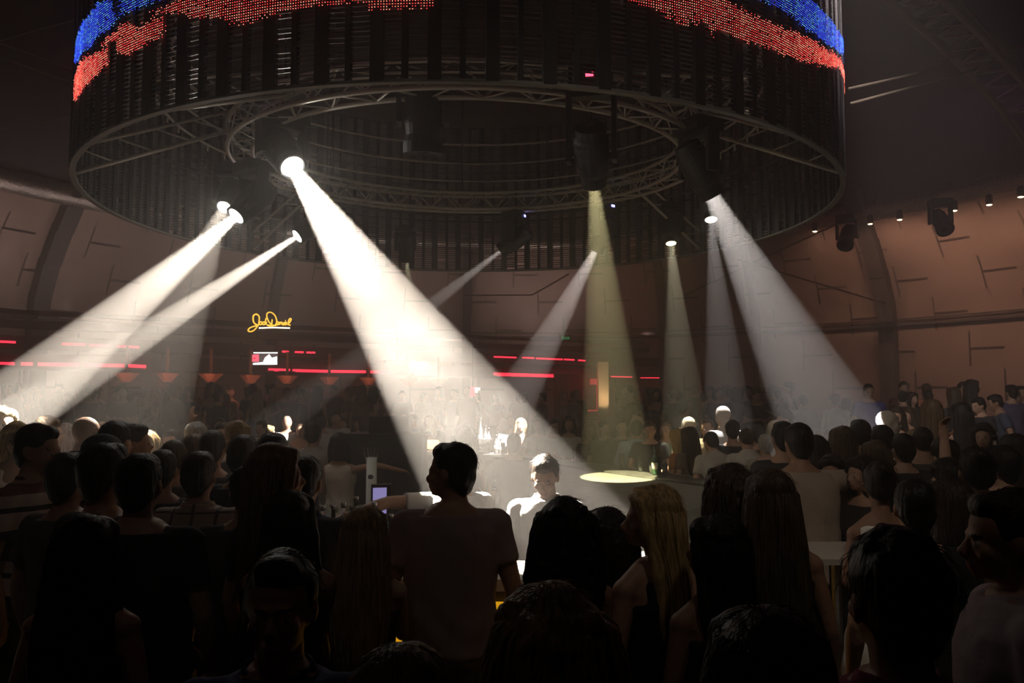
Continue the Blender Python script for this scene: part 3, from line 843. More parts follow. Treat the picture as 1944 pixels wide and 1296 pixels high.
for k in range(7): g.box((0, -.14, .02 + k * .025), (.4, .02, .008))
g.build('front_slats', M['blackmetal'], o)


# bottles, glasses and bar gear
def bottle(p, h, m, lab, grp=None, lbl=True, r=.036, pour=False):
    o = empty('bottle', p, label=lab, cat='bottle', group=grp)
    g = G(); g.lathe((0, 0, 0), [(r * .9, 0), (r, .01), (r, h * .58), (r * .8, h * .66), (r * .36, h * .76), (r * .34, h * .97), (r * .4, h * .975), (r * .4, h)], 12); g.build('glass_body', m, o, True)
    g = G(); g.lathe((0, 0, h * .955), [(r * .42, 0), (r * .42, .03)], 10); g.build('cap', M['steel' if pour else 'black'], o, True)
    if lbl:
        g = G(); g.lathe((0, 0, h * .2), [(r * 1.02, 0), (r * 1.02, h * .25)], 14); g.build('paper_label', M['label'], o, True)
    return o


def glass(p, h, lab, grp=None, r=.033, filled=None):
    o = empty('drinking_glass', p, label=lab, cat='glass', group=grp)
    g = G(); g.lathe((0, 0, 0), [(r * .8, 0), (r, h), (r * .93, h), (r * .74, .008)], 14); g.build('tumbler', M['glass'], o, True)
    if filled:
        g = G(); g.lathe((0, 0, .01), [(r * .72, 0), (r * .85, h * .6)], 12); g.build('drink', filled, o, True)
    return o


colaM = mat('dark_drink', (.12, .03, .01), .15); whiteM = mat('milky_drink', (.7, .68, .6), .3)
for i, (px, py, h, m) in enumerate([(612, 968, .3, 'glass'), (633, 966, .33, 'glassdark'), (652, 962, .3, 'glass'), (668, 966, .26, 'glass'), (676, 950, .3, 'glassdark'), (690, 968, .3, 'glass'), (711, 962, .28, 'glass'), (765, 990, .33, 'glass'), (742, 985, .26, 'glassdark'), (786, 980, .3, 'glass')]):
    q = P(px, py, 4.75 if i < 7 else 4.6); bottle((q.x, q.y, .845), max(.24, (q.z + .02 - .845)), M[m], 'bottle on the near bar shelf, ' + ('%s from the left' % ('first', 'second', 'third', 'fourth', 'fifth', 'sixth', 'seventh')[i] if i < 7 else ('by the big man\'s left sleeve, tallest', 'just right of the blonde hair, green', 'touching the big man\'s sleeve')[i - 7]), 'bottles on the near shelf', pour=True)
glass(P(1192, 1037, 4.15) + Vector((0, 0, -.06)), .11, 'short glass glinting between the two long-haired women', filled=whiteM)
glass(P(940, 930, 6.1) + Vector((0, 0, 0)), .1, 'glass glinting on the deck right of the big man')
# beer tap tower
q = P(705, 925, 7.4)
o = empty('tap_tower', (q.x, q.y, 0), label='tall silver drinks tower behind the woman in the white top', cat='tap tower')
g = G(); g.box((0, 0, .42), (.5, .4, .84)); g.build('tower_stand', M['black'], o)
g = G(); g.lathe((0, 0, .84), [(.06, 0), (.05, .03), (.048, q.z + .27 - .84)], 16); g.build('column', M['white'], o, True)
g = G(); g.ell((0, -.046, q.z + .1), (.026, .006, .022)); g.build('badge', M['black'], o, True)
for k in range(5):
    g = G(); x = -.05 + k * .025; g.tube([(x, 0, q.z + .24), (x * 1.4, -.03, q.z + .36)], .008, 6); g.build('tap_handle', M['steel'], o)
# register screen glowing violet
q = P(722, 950, 5.1); o = empty('till_screen', q, label='violet-white lit till screen behind the near shelf', cat='screen')
g = G(); g.box((0, .02, 0), (.12, .03, .2), (0, 0, .3)); g.build('case', M['black'], o)
g = G(); g.box((-.004, 0, 0), (.085, .006, .16), (0, 0, .3)); g.build('display', emis('violet_screen', (.42, .36, .75), .55), o)
g = G(); g.tube([(0, .03, -.1), (0, .03, -(q.z - .845))], .015, 8); g.build('screen_stem', M['black'], o)
# far counter gear, brightly lit
fz = 1.115
q = P(856, 850, 13.25)
o = empty('card_holder', (q.x, q.y, fz), label='bright white framed card standing on the far counter', cat='card holder')
g = G(); g.box((0, 0, .24), (.17, .03, .32)); g.build('frame', M['white'], o)
g = G(); g.box((.035, -.018, .2), (.05, .004, .1)); g.build('dark_print', M['black'], o)
g = G(); g.box((0, 0, .03), (.2, .1, .06)); g.build('foot', M['white'], o)
q = P(918, 852, 12.8)
o = empty('ice_bucket', (q.x, q.y, fz), label='glaring glass ice bucket on the far counter', cat='ice bucket')
g = G(); g.lathe((0, 0, 0), [(.1, 0), (.14, .22), (.15, .23), (.13, .22), (.09, .02)], 18); g.build('bucket', M['glass'], o, True)
g = G()
for k in range(26): g.box((random.uniform(-.07, .07), random.uniform(-.07, .07), random.uniform(.06, .2)), (.035, .035, .035), (random.random(), random.random(), random.random()))
g.build('ice', M['white'], o, kind='stuff')
for i, dx in enumerate((-.05, .03, .08, .2, .27)):
    bottle((q.x + dx, q.y + (.0 if i < 3 else -.1), fz + (.08 if i < 3 else 0)), (.46, .34, .3, .28, .22)[i], M['glass'], ('bottle with blue-white top rising highest from the ice bucket', 'second bottle in the ice bucket', 'shorter bottle at the bucket rim', 'small lit bottle right of the ice bucket', 'lowest lit bottle right of the ice bucket')[i], 'bottles at the ice bucket')
for i, (px, d) in enumerate(((955, 12.3), (968, 12.2), (890, 12.95), (1180, 10.05), (1216, 9.7), (1237, 9.45), (1250, 9.35), (1262, 9.25), (1086, 11.1))):
    q = P(px, 870, d); glass((q.x, q.y - .0, fz), random.uniform(.12, .2), 'drinking glass on the far counter, ' + ('lit, right of the ice bucket', 'lit, beside the blue sleeve', 'lit, left of the ice bucket', 'by the man in the pale blue shirt', 'left of the man in black', 'tall, in front of the man in black', 'tall, beside the seated white polo shirt', 'nearest the seated white polo shirt', 'small, on the middle stretch')[i], 'glasses on the far counter', filled=colaM if i % 2 else whiteM)
q = P(1243, 882, 9.3); bottle((q.x, q.y, fz), .3, M['glassdark'], 'dark green bottle in front of the man in black')
q = P(819, 838, 13.45)
o = empty('candle_bowl', (q.x, q.y, fz), label='glowing orange candle bowl in front of the blonde at the far counter', cat='candle')
g = G(); g.lathe((0, 0, 0), [(.07, 0), (.13, .08), (.13, .17), (.12, .17), (.06, .02)], 16); g.build('bowl', M['glass'], o, True)
g = G(); g.ell((0, 0, .09), (.1, .1, .07)); g.build('flame_glow', M['candle'], o, True)
for i, (x, y, w_, lab) in enumerate(((2.9, 4.9, 1.0, 'pale square bar table in front of the woman in the white dress'),)):
    q = P(1600, 1056, 4.3); o = empty('bar_table', (q.x, q.y, 0), label=lab, cat='table')
    g = G(); g.box((0, .1, q.z), (.62, .5, .03)); g.build('table_top', M['countertrim'], o)
    g = G(); g.tube([(0, .1, 0), (0, .1, q.z)], .035, 12); g.build('table_leg', M['steel'], o)
    g = G(); g.lathe((0, .1, 0), [(.22, 0), (.2, .02), (.04, .03)], 20); g.build('table_foot', M['steel'], o)
q = P(1610, 944, 6.3)
o = empty('side_counter', (3.85, 6.0, 0), -.25, label='dark side counter with a pale edge beside the man in the beige tee', cat='counter')
g = G(); g.box((0, 0, 1.1), (1.5, .5, .05)); g.build('counter_top', M['counter'], o)
g = G(); g.box((0, -.26, 1.1), (1.5, .02, .05)); g.build('counter_edge', M['countertrim'], o)
g = G(); g.box((0, .05, .54), (1.4, .36, 1.07)); g.build('counter_body', M['black'], o)
for k in (.5, .85):
    g = G(); g.box((0, -.2, k), (1.42, .16, .02)); g.build('shelf', M['blackmetal'], o)
for i in range(6):
    bottle((3.25 + i * .2, 5.86 - i * .055, 1.13), .16 + .04 * (i % 3), M['glassdark' if i % 2 else 'glass'], 'small bottle on the right side counter, %s from the left' % ('first', 'second', 'third', 'fourth', 'fifth', 'sixth')[i], 'bottles on the side counter')
q = P(1890, 895, 5.2); bottle((q.x, q.y, q.z - .12), .34, M['glass'], 'bottle with a white glowing neck held up at the right edge')

# ================================================================== PEOPLE
MC = {}


def cmat(kind, col):
    k = (kind,) + tuple(round(c, 3) for c in col)
    if k not in MC:
        if kind == 'hair': MC[k] = mat('hair', col, .5, spec=.22, bump=.5, scale=60, var=.35, stretch=(1, 1, .12))
        elif kind == 'skin': MC[k] = mat('skin', col, .55, spec=.4, bump=.05, scale=60)
        else: MC[k] = mat('cloth', col, .85, spec=.2, bump=.35, scale=9, var=.06)
    return MC[k]


BLACK, DBROWN, BROWN, DBLOND, BLOND, GREY = (.012, .009, .008), (.025, .015, .01), (.06, .034, .018), (.22, .14, .065), (.45, .31, .14), (.3, .28, .25)
SK, TAN, PALE = (.46, .27, .185), (.33, .18, .115), (.55, .36, .27)
LIPS = mat('lips', (.34, .14, .11), .5); EYEW = mat('eye_white', (.4, .36, .33), .35); DARKM = mat('iris_brow', (.02, .014, .01), .5); SHOE = mat('shoe_leather', (.02, .018, .018), .5)


def head_matrix(hy, hp, ht=0):
    return Matrix.Translation((0, -.005, 1.5)) @ Euler((-hp, ht, hy), 'YXZ').to_matrix().to_4x4()


def bend_pts(vs, lean):
    if not lean: return vs
    out = []
    for v in vs:
        x, y, z = v
        if z > .9:
            t = min(1, (z - .9) / .25); t = t * t * (3 - 2 * t); a = lean * t
            yy, zz = y, z - .95
            out.append((x, yy * math.cos(a) + zz * math.sin(a), .95 - yy * math.sin(a) + zz * math.cos(a)))
        else: out.append(v)
    return out


def xf(g, start, mtx):
    for i in range(start, len(g.v)): g.v[i] = tuple(mtx @ Vector(g.v[i]))


POSES = {  # (elbow, wrist, fingers direction) for the right arm; left mirrored unless two given
    'down': [((.25, -.02, 1.13), (.26, .06, .90), (0, .1, -1))] * 2,
    'bar': [((.27, .08, 1.16), (.16, .34, 1.14), (-.4, 1, .0))] * 2,
    'fold': [((.24, .0, 1.14), (.02, .22, 1.2), (-1, .1, .1))] * 2,
    'hold': [((.25, -.01, 1.13), (.2, .25, 1.25), (0, 1, .4)), ((.25, -.02, 1.13), (.26, .05, .90), (0, .1, -1))],
    'up': [((.3, .12, 1.5), (.26, .16, 1.78), (0, .1, 1)), ((.25, -.02, 1.13), (.26, .05, .90), (0, .1, -1))],
    'upl': [((.25, -.02, 1.13), (.26, .05, .90), (0, .1, -1)), ((.3, .12, 1.5), (.26, .16, 1.78), (0, .1, 1))],
    'reach': [((.42, .12, 1.42), (.62, .3, 1.36), (.9, .4, -.15)), ((.25, .02, 1.13), (.2, .26, 1.15), (0, 1, 0))],
    'reachl': [((.25, .02, 1.13), (.2, .26, 1.15), (0, 1, 0)), ((.45, .05, 1.38), (.70, .13, 1.30), (.9, .1, -.3))],
    'hip': [((.36, -.05, 1.16), (.2, .06, 1.02), (-1, .3, -.3)), ((.25, -.02, 1.13), (.26, .05, .90), (0, .1, -1))],
    'front': [((.185, .13, 1.16), (.1, .31, 1.22), (-.3, 1, .2))] * 2,
    'work': [((.26, .03, 1.13), (.16, .27, 1.1), (-.2, 1, -.2))] * 2,
}
SEX = {'m': (.19, [(0, 0, .84, .13, .1), (0, 0, .92, .168, .118), (0, 0, 1.02, .155, .11), (0, .005, 1.12, .152, .108), (0, .005, 1.24, .17, .118), (0, 0, 1.34, .185, .118), (0, -.005, 1.42, .172, .098), (0, -.01, 1.465, .11, .075), (0, -.01, 1.5, .066, .062)]),
       'f': (.16, [(0, 0, .84, .125, .1), (0, -.005, .92, .17, .122), (0, 0, 1.02, .14, .1), (0, .005, 1.10, .12, .088), (0, .01, 1.22, .135, .1), (0, .012, 1.3, .15, .115), (0, 0, 1.37, .15, .092), (0, -.01, 1.43, .115, .07), (0, -.01, 1.48, .06, .055)]),
       'b': (.205, [(0, 0, .84, .15, .12), (0, .01, .92, .19, .15), (0, .02, 1.02, .185, .15), (0, .02, 1.12, .18, .145), (0, .01, 1.24, .19, .14), (0, 0, 1.34, .2, .13), (0, -.005, 1.42, .185, .108), (0, -.01, 1.465, .12, .085), (0, -.01, 1.5, .074, .07)])}


def torso_rings(sex, inf, z0, z1, flare=0):
    R = SEX[sex][1]; zs = [r[2] for r in R]; out = []
    for z in np.linspace(z0, z1, 9):
        cy2 = float(np.interp(z, zs, [r[1] for r in R])); rx = float(np.interp(z, zs, [r[3] for r in R])); ry = float(np.interp(z, zs, [r[4] for r in R]))
        if z < .92: rx, ry = R[1][3], R[1][4]
        f = flare * max(0, 1.1 - z)
        out.append((0, cy2, z, rx + inf + f, ry + inf + f))
    return out


def arm_pts(sex, pose):
    sw = SEX[sex][0]; res = []
    for side, (E, W, D) in zip((1, -1), POSES[pose]):
        k = sw / .19
        res.append((side, Vector((side * sw * .93, -.008, 1.405 if sex != 'f' else 1.375)), Vector((side * E[0] * k, E[1], E[2])), Vector((side * W[0] * k, W[1], W[2])), Vector((side * D[0], D[1], D[2])).normalized()))
    return res


def hand(g, W, D, side, s=1.0, grip=.5):
    up = Vector((0, 0, 1)) if abs(D.z) < .8 else Vector((0, 1, 0))
    X = D.cross(up).normalized(); N = X.cross(D).normalized()       # X across the palm, N back of hand
    if X.x * side < 0: X = -X
    pc = W + D * .05 * s
    Rm = Matrix((X, D, N)).transposed()
    g.ell(pc, (.038 * s, .05 * s, .017 * s), Rm); g.limb([W - D * .01, W + D * .03], [.026 * s, .028 * s], 8)
    for k, (x, L) in enumerate(((-.028, .07), (-.0095, .082), (.0095, .077), (.028, .06))):
        b = W + D * .09 * s + X * x * s; c = b + (D * math.cos(grip) - N * math.sin(grip)) * L * .5 * s
        e = c + (D * math.cos(grip * 2.2) - N * math.sin(grip * 2.2)) * L * .5 * s
        g.limb([b - D * .012, b, c, e], [.009 * s, .0088 * s, .008 * s, .0068 * s], 7)
    b = W + D * .025 * s - X * .03 * s; c = b + (D * .5 - X * .75 - N * .3).normalized() * .036 * s; e = c + (D * .85 - X * .2 - N * .4).normalized() * .03 * s
    g.limb([b, c, e], [.012 * s, .0105 * s, .0085 * s], 7)


def head_geo(g, sex):
    s = 1 if sex != 'f' else .95
    g.ell((0, -.008, .153), (.077, .098, .092), n=20, m=14); g.ell((0, .022, .098), (.061, .073, .078), n=20, m=12)
    g.ell((0, .042, .06), (.046 * s, .05, .038)); g.ell((0, .078, .04), (.019, .018, .016))
    g.tube([(0, .09, .137), (0, .103, .115), (0, .119, .094)], [.007, .009, .0125], 8); g.ell((0, .108, .09), (.017, .012, .009))
    g.ell((0, .086, .143), (.046, .013, .009))
    for sx in (-1, 1):
        g.ell((sx * .036, .066, .1), (.024, .022, .024)); g.ell((sx * .03, .083, .122), (.014, .012, .0095))
        g.ell((sx * .078, -.004, .122), (.009, .02, .032), (0, 0, sx * .3)); g.ell((sx * .076, .0, .098), (.008, .012, .012))
    g.ell((0, .096, .068), (.024, .011, .0065)); g.ell((0, .094, .057), (.02, .011, .0075))
    g.tube([(0, -.03, -.07), (0, -.02, .0), (0, -.002, .08)], [.062, .056, .056] if sex != 'f' else [.052, .046, .048], 14)


def body_geo(sex, pose, H, lean, seated):
    g = G(); sw, R = SEX[sex]
    g.loft(R, 22, 2.25)
    if sex == 'f':
        for sx in (-1, 1): g.ell((sx * .068, .088, 1.27), (.058, .05, .055))
        g.ell((0, -.06, .9), (.15, .075, .09))
    for side, S, E, W, D in arm_pts(sex, pose):
        k = 1 if sex != 'f' else .82
        g.ell(S, (.06 * k, .058 * k, .06 * k)); g.limb([Vector((side * .06, -.01, 1.44)), S], [.045, .056 * k], 10)
        g.limb([S, S.lerp(E, .45), E, E.lerp(W, .3), W], [.052 * k, .05 * k, .04 * k, .042 * k, .028 * k], 12)
        hand(g, W, D, side, 1.0 if sex != 'f' else .88)
    legs(g, sex, 0, seated)
    st = len(g.v); head_geo(g, sex); xf(g, st, H)
    g.v = bend_pts(g.v, lean)
    return g


def legs(g, sex, inf, seated, lo=0):
    for sx in (-1, 1):
        if seated: pts = [(sx * .09, 0, .9), (sx * .12, .40, .86), (sx * .12, .38, .48)]
        else: pts = [(sx * .09, -.005, .86), (sx * .098, .01, .68), (sx * .1, .015, .48), (sx * .105, -.015, .3), (sx * .105, -.02, .09)]
        rr = [.088, .06, .04] if seated else [.09, .078, .057, .056, .037]
        g.limb([Vector(p) for p in pts], [r + inf for r in rr], 12)
        if inf == 0: g.ell((sx * .105, .055, .045) if not seated else (sx * .12, .46, .45), (.044, .125, .045))
        if inf and not seated: g.tube([(sx * .105, -.02, .14), (sx * .105, -.015, .07)], .06, 12)


def top_geo(sex, pose, style, lean):
    g = G(); inf = .017
    z1 = {'tee': 1.455, 'polo': 1.475, 'shirt': 1.475, 'long': 1.475, 'loose': 1.455, 'tank': 1.33, 'strap': 1.3, 'dress': 1.455, 'sleeveless': 1.455}[style]
    z0 = {'dress': .86, 'loose': .84}.get(style, .88)
    if sex == 'f': z1 -= .03 if style not in ('strap', 'tank') else 0
    g.loft(torso_rings(sex, inf + (.015 if style == 'loose' else 0), z0, z1, .0 if style != 'loose' else .08), 24, 2.3)
    if sex == 'f':
        for sx in (-1, 1): g.ell((sx * .068, .092, 1.265), (.068, .058, .064))
    if style == 'dress': g.loft([(0, 0, .45, .24, .2), (0, 0, .7, .215, .175), (0, 0, .92, .19, .14), (0, 0, 1.05, .15, .115)], 24)
    if style in ('tee', 'polo', 'shirt', 'long', 'loose'):
        k = 1 if sex != 'f' else .85; fr = {'tee': .6, 'polo': .62, 'loose': .75}.get(style, 1.0)
        for side, S, E, W, D in arm_pts(sex, pose):
            g.ell(S, (.074 * k, .07 * k, .07 * k)); g.limb([Vector((side * .07, -.01, 1.425 if sex != 'f' else 1.4)), S], [.055, .068 * k], 12)
            pts = [S, S.lerp(E, fr * .5), S.lerp(E, fr)]; rr = [.069 * k, .066 * k, .062 * k]
            if style in ('shirt', 'long'):
                q = .12 if style == 'shirt' else .92; pts += [E.lerp(W, q)]; rr[-1] = .055 * k; rr += [.046 * k]
            g.tube(pts, rr, 16)
    if style in ('dress', 'sleeveless'):
        for side, S, E, W, D in arm_pts(sex, pose): g.limb([Vector((side * .045, -.012, 1.405 if sex == 'f' else 1.43)), Vector((side * abs(S.x) * .78, -.01, S.z - .004))], [.056, .062], 12)
    if style in ('tank', 'strap'):
        r = {'strap': .007}.get(style, .022); sw = SEX[sex][0] * .52
        zt = z1 - .02
        for sx in (-1, 1):
            g.tube([(sx * sw, .095, zt), (sx * sw * .95, .06, 1.40), (sx * sw * .9, -.01, 1.435 if sex == 'f' else 1.46), (sx * sw * .95, -.075, 1.38), (sx * sw, -.10, zt)], r, 8)
    if style in ('polo', 'shirt', 'long'):
        k = 1.0 if sex != 'f' else .85; n = 28; vs = []; fs = []
        for i in range(n):
            a = -PI * .42 + i * (PI * 1.84) / (n - 1) ; cx, sy = math.cos(a + PI / 2 + .0), math.sin(a + PI / 2)
            a2 = PI / 2 + .26 + i * (2 * PI - .52) / (n - 1); cx, sy = math.cos(a2), math.sin(a2)
            for rr2, zz in ((.068, 1.455), (.074, 1.455), (.092, 1.468), (.078, 1.508), (.07, 1.51)):
                vs.append((cx * rr2 * k, -.012 + sy * rr2 * .95 * k, zz - (0 if sex != 'f' else .02) - .018 * max(0, sy)))
        for i in range(n - 1):
            for j in range(5): fs.append((i * 5 + j, i * 5 + (j + 1) % 5, (i + 1) * 5 + (j + 1) % 5, (i + 1) * 5 + j))
        fs += [(0, 1, 2, 3, 4), tuple((n - 1) * 5 + j for j in (4, 3, 2, 1, 0))]
        g.add(vs, fs)
    g.v = bend_pts(g.v, lean)
    return g


def bottom_geo(sex, style, seated):
    g = G()
    if style == 'skirt': g.loft([(0, 0, .5, .2, .17), (0, 0, .75, .2, .165), (0, 0, .93, .185, .135), (0, 0, 1.04, .158, .12)], 24)
    else:
        R = torso_rings(sex, .01, .84, 1.0); g.loft(R, 22, 2.2)
        if sex == 'f': g.ell((0, -.06, .9), (.165, .085, .1))
        legs(g, sex, .014, seated)
    return g


HR = {'long': [(-.025, .2, .083, .088), (-.035, .12, .094, .09), (-.045, .04, .1, .08), (-.065, -.05, .112, .066), (-.085, -.16, .12, .05), (-.09, -.28, .1, .036), (-.09, -.36, .05, .02)],
      'bob': [(-.025, .2, .083, .088), (-.03, .12, .098, .092), (-.035, .05, .106, .088), (-.04, .0, .1, .078), (-.045, -.03, .08, .06)],
      'mid': [(-.025, .2, .083, .088), (-.035, .12, .096, .09), (-.045, .04, .106, .082), (-.06, -.04, .11, .07), (-.075, -.13, .095, .05), (-.08, -.18, .05, .03)],
      'curly': [(-.025, .22, .085, .09), (-.03, .14, .112, .108), (-.04, .05, .128, .105), (-.055, -.05, .136, .09), (-.07, -.15, .12, .07), (-.075, -.24, .07, .04)]}


def hair_base(style, seed):
    g = G(); r = random.Random(seed)
    if style == 'bald': return None
    if style == 'shaved':
        g.ell((0, -.018, .16), (.0795, .094, .0905), n=20, m=14); g.ell((0, -.045, .12), (.074, .06, .07)); return g
    if style in ('short', 'messy', 'cap', 'thin'):
        k = {'short': 1, 'messy': 1.02, 'cap': .98, 'thin': .96}[style]
        g.ell((0, -.02, .168), (.086 * k, .099 * k, .092 * k), n=20, m=14); g.ell((0, -.048, .118), (.08, .063, .074)); g.ell((0, -.06, .07), (.055, .035, .04))
        if style != 'cap': g.ell((0, .035, .215), (.06, .052, .04))
        if style == 'messy':
            for i in range(34):
                a = r.uniform(0, 2 * PI); e = r.uniform(.25, 1.45); p = Vector((.082 * math.cos(a) * math.cos(e), -.015 + .09 * math.sin(a) * math.cos(e), .17 + .085 * math.sin(e)))
                g.limb([p, p * 1.0 + Vector((r.uniform(-.014, .014), r.uniform(-.012, .02), r.uniform(.004, .014)))], [.021, .01], 7)
        return g
    if style in ('bun', 'pony'):
        g.ell((0, -.018, .165), (.084, .1, .092), n=20, m=14); g.ell((0, -.05, .12), (.077, .06, .07))
        if style == 'bun': g.ell((0, -.1, .215), (.046, .045, .042)); g.ell((.01, -.105, .2), (.05, .03, .03))
        else: g.limb([(0, -.1, .2), (0, -.15, .17), (0, -.15, .05), (.01, -.13, -.08), (0, -.11, -.18)], [.025, .03, .034, .03, .01], 10)
        return g
    R = HR['long' if style in ('long', 'xlong') else style]; st = 1.35 if style == 'xlong' else 1
    R = [(y, z if z > 0 else z * st, rx, ry) for y, z, rx, ry in R]
    g.ell((0, -.02, .17), (.088, .1, .092), n=20, m=14); g.ell((.018, .045, .205), (.06, .048, .042)); g.ell((-.018, .045, .205), (.06, .048, .042))
    g.loft([(.004 * math.sin(i * 2 + seed), y, z, rx, ry) for i, (y, z, rx, ry) in enumerate(R)][::-1], 22, 2.2)
    for sx in (-1, 1):                                   # side curtains in front of the ears
        g.limb([(sx * .07, .05, .2), (sx * .086, .035, .13), (sx * .096, .01, .03), (sx * .11, -.01, -.06), (sx * .115, -.03, R[-1][1] * .6)], [.022, .022, .026, .028, .016], 9)
    if style == 'curly':
        for i in range(90):
            a = r.uniform(0, 2 * PI); z = r.uniform(-.22, .22); y, rx, ry = [float(np.interp(-z, [-q[1] for q in R], [q[j] for q in R])) for j in (0, 2, 3)]
            if math.sin(a) > .55 and z < .16: continue
            g.ell((rx * math.cos(a), y + ry * math.sin(a), z), (r.uniform(.014, .026),) * 3, n=8, m=6)
    return g


def hair_strands(style, seed, n):
    g = G(); r = random.Random(seed + 5)
    if style in ('bald', 'cap'): return g
    if style in HR or style == 'xlong':
        R = HR['long' if style == 'xlong' else style]; st = 1.35 if style == 'xlong' else 1
        zs = [-(q[1] if q[1] > 0 else q[1] * st) for q in R]
        for i in range(n):
            a = r.uniform(PI * .78, PI * 2.22); amp = .016 if style == 'curly' else .006; ph = r.uniform(0, 6); zend = zs[-1] * r.uniform(.75, 1.12)
            pts = []; N = 9
            for k in range(N):
                z = .235 - (k / (N - 1)) * (.235 + zend); zz = -z
                y, rx, ry = [float(np.interp(zz, zs, [q[j] for q in R])) for j in (0, 2, 3)]
                m = 1.03 if k else .35; m *= 1 + amp * 2 * math.sin(k * 1.5 + ph)
                if zz > zs[-1] * .9: rx, ry = rx + .02, ry + .01
                pts.append((rx * math.cos(a) * m + amp * math.sin(k * 1.2 + ph), y + ry * math.sin(a) * m, z))
            w_ = r.uniform(.0035, .007)
            g.tube(pts, [w_ * .5] + [w_] * (N - 2) + [w_ * .3], 5)
    R0 = {'short': .09, 'messy': .098, 'thin': .088, 'shaved': .083}.get(style, .092)
    for i in range(n * 2):                                # fly-away hairs
        a = r.uniform(0, 2 * PI); e = r.uniform(-.15, 1.5)
        if math.sin(a) > .5 and e < .7: continue
        d = Vector((math.cos(a) * math.cos(e), math.sin(a) * math.cos(e), math.sin(e))); p = Vector((d.x * R0, -.02 + d.y * (R0 + .012), .165 + d.z * (R0 + .002)))
        dn = Vector((0, -.35, -1)); t = (dn - d * dn.dot(d)).normalized() + Vector((r.uniform(-.5, .5), r.uniform(-.5, .5), r.uniform(-.2, .3))) * .7
        L = {'shaved': .006, 'curly': .035, 'messy': .03}.get(style, .026) * r.uniform(.5, 1.2)
        g.tube([p, p + t * L * .5 + d * L * .13, p + t * L + d * L * .03], [.0007, .0006, .0002], 3, caps=False)
    return g


PEND = []


def remesh_later(g, name, vox, nsm, mats, fold=0):
    me = g.mesh(name, mats); o = bpy.data.objects.new('tmp', me); COL.objects.link(o)
    m = o.modifiers.new('r', 'REMESH'); m.mode = 'VOXEL'; m.voxel_size = vox; m.use_smooth_shade = True
    if nsm: s = o.modifiers.new('s', 'SMOOTH'); s.iterations = nsm; s.factor = .5
    rec = {'o': o, 'fold': fold, 'name': name, 'mats': mats, 'me': None, 'post': None}
    PEND.append(rec); return rec


def run_remesh():
    dg = bpy.context.evaluated_depsgraph_get()
    for rec in PEND:
        me = bpy.data.meshes.new_from_object(rec['o'].evaluated_get(dg)); me.name = rec['name']
        me.materials.clear()
        for m in rec['mats']: me.materials.append(m)
        n = len(me.vertices)
        if rec['fold'] and n:
            co = np.empty(n * 3); me.vertices.foreach_get('co', co); co = co.reshape(-1, 3); no = np.empty(n * 3); me.vertices.foreach_get('normal', no); no = no.reshape(-1, 3)
            x, y, z = co.T; s = (n % 17)
            d = np.sin(z * 38 + 5 * np.sin(x * 11 + s) + 3 * y * 9) * .5 + np.sin(x * 47 + z * 17 + 4 * np.sin(z * 9 + s)) * .5
            w_ = np.clip((1.32 - z) * 3, .25, 1); co = co + no * (d * w_ * rec['fold'])[:, None]
            me.vertices.foreach_set('co', co.ravel())
        if rec['post']: rec['post'](me)
        me.shade_smooth(); me.update(); rec['me'] = me
        old = rec['o'].data; bpy.data.objects.remove(rec['o']); bpy.data.meshes.remove(old)
    PEND.clear()


def face_paint(H, lean, lids=True):
    Hi = (H.inverted())

    def f(me):
        n = len(me.polygons); c = np.empty(n * 3); me.polygons.foreach_get('center', c); c = c.reshape(-1, 3).copy()
        mi = np.zeros(n, dtype=np.int32); mi[c[:, 2] < .1] = 4
        if lean:
            y, z = c[:, 1].copy(), c[:, 2] - .95; m = z > .2
            c[m, 1] = y[m] * math.cos(lean) - z[m] * math.sin(lean); c[m, 2] = .95 + y[m] * math.sin(lean) + z[m] * math.cos(lean)
        A = np.array(Hi); h = c @ A[:3, :3].T + A[:3, 3]
        x, y, z = np.abs(h[:, 0]), h[:, 1], h[:, 2]
        mi[(x < .023) & (z > .051) & (z < .073) & (y > .09)] = 1
        e = (np.abs(x - .03) < .0125) & (np.abs(z - .1215) < .005) & (y > .078); mi[e] = 2 if lids else 3; mi[e & (np.abs(x - .03) < .0055)] = 3
        mi[(np.abs(x - .031) < .019) & (z > .1395) & (z < .1465) & (y > .07)] = 3
        me.polygons.foreach_set('material_index', mi)
    return f


CACHE = {}; PEOPLE = []


def geo_of(key):
    sex, hair, top, bottom, pose, hy, hp, lean, seated, lod, seed = key
    if key in CACHE: return CACHE[key]
    vox = (.0075, .0105, .015, .024)[lod]; H = head_matrix(hy, hp)
    r = {}
    b = remesh_later(body_geo(sex, pose, H, lean, seated), 'body', vox, 2 if lod < 3 else 1, [cmat('skin', SK), LIPS, EYEW, DARKM, SHOE]); b['post'] = face_paint(H, lean, hp < .3); r['body'] = b
    r['top'] = remesh_later(top_geo(sex, pose, top, lean), 'top', max(vox, .011), 2, [cmat('cloth', (.3, .3, .3))], .006 if lod < 3 else 0)
    if top != 'dress': r['bottom'] = remesh_later(bottom_geo(sex, bottom, seated), 'bottom', max(vox, .016), 2, [cmat('cloth', (.03, .03, .04))], .004)
    hb = hair_base(hair, seed)
    if hb:
        r['hair'] = remesh_later(hb, 'hair', max(vox, .009), 2 if hair not in ('messy', 'curly') else 1, [cmat('hair', DBROWN)], .003)
        r['hairx'] = (hair, seed, (260, 160, 40, 0)[lod] if hair in HR or hair == 'xlong' else (220, 130, 25, 0)[lod], H, lean)
        if hair == 'cap':
            gg = G(); gg.ell((0, -.012, .185), (.096, .112, .085), n=22, m=12); gg.loft([(0, .11, .165, .07, .06), (0, .115, .175, .072, .062)], 18)
            r['capg'] = gg
    CACHE[key] = r; return r


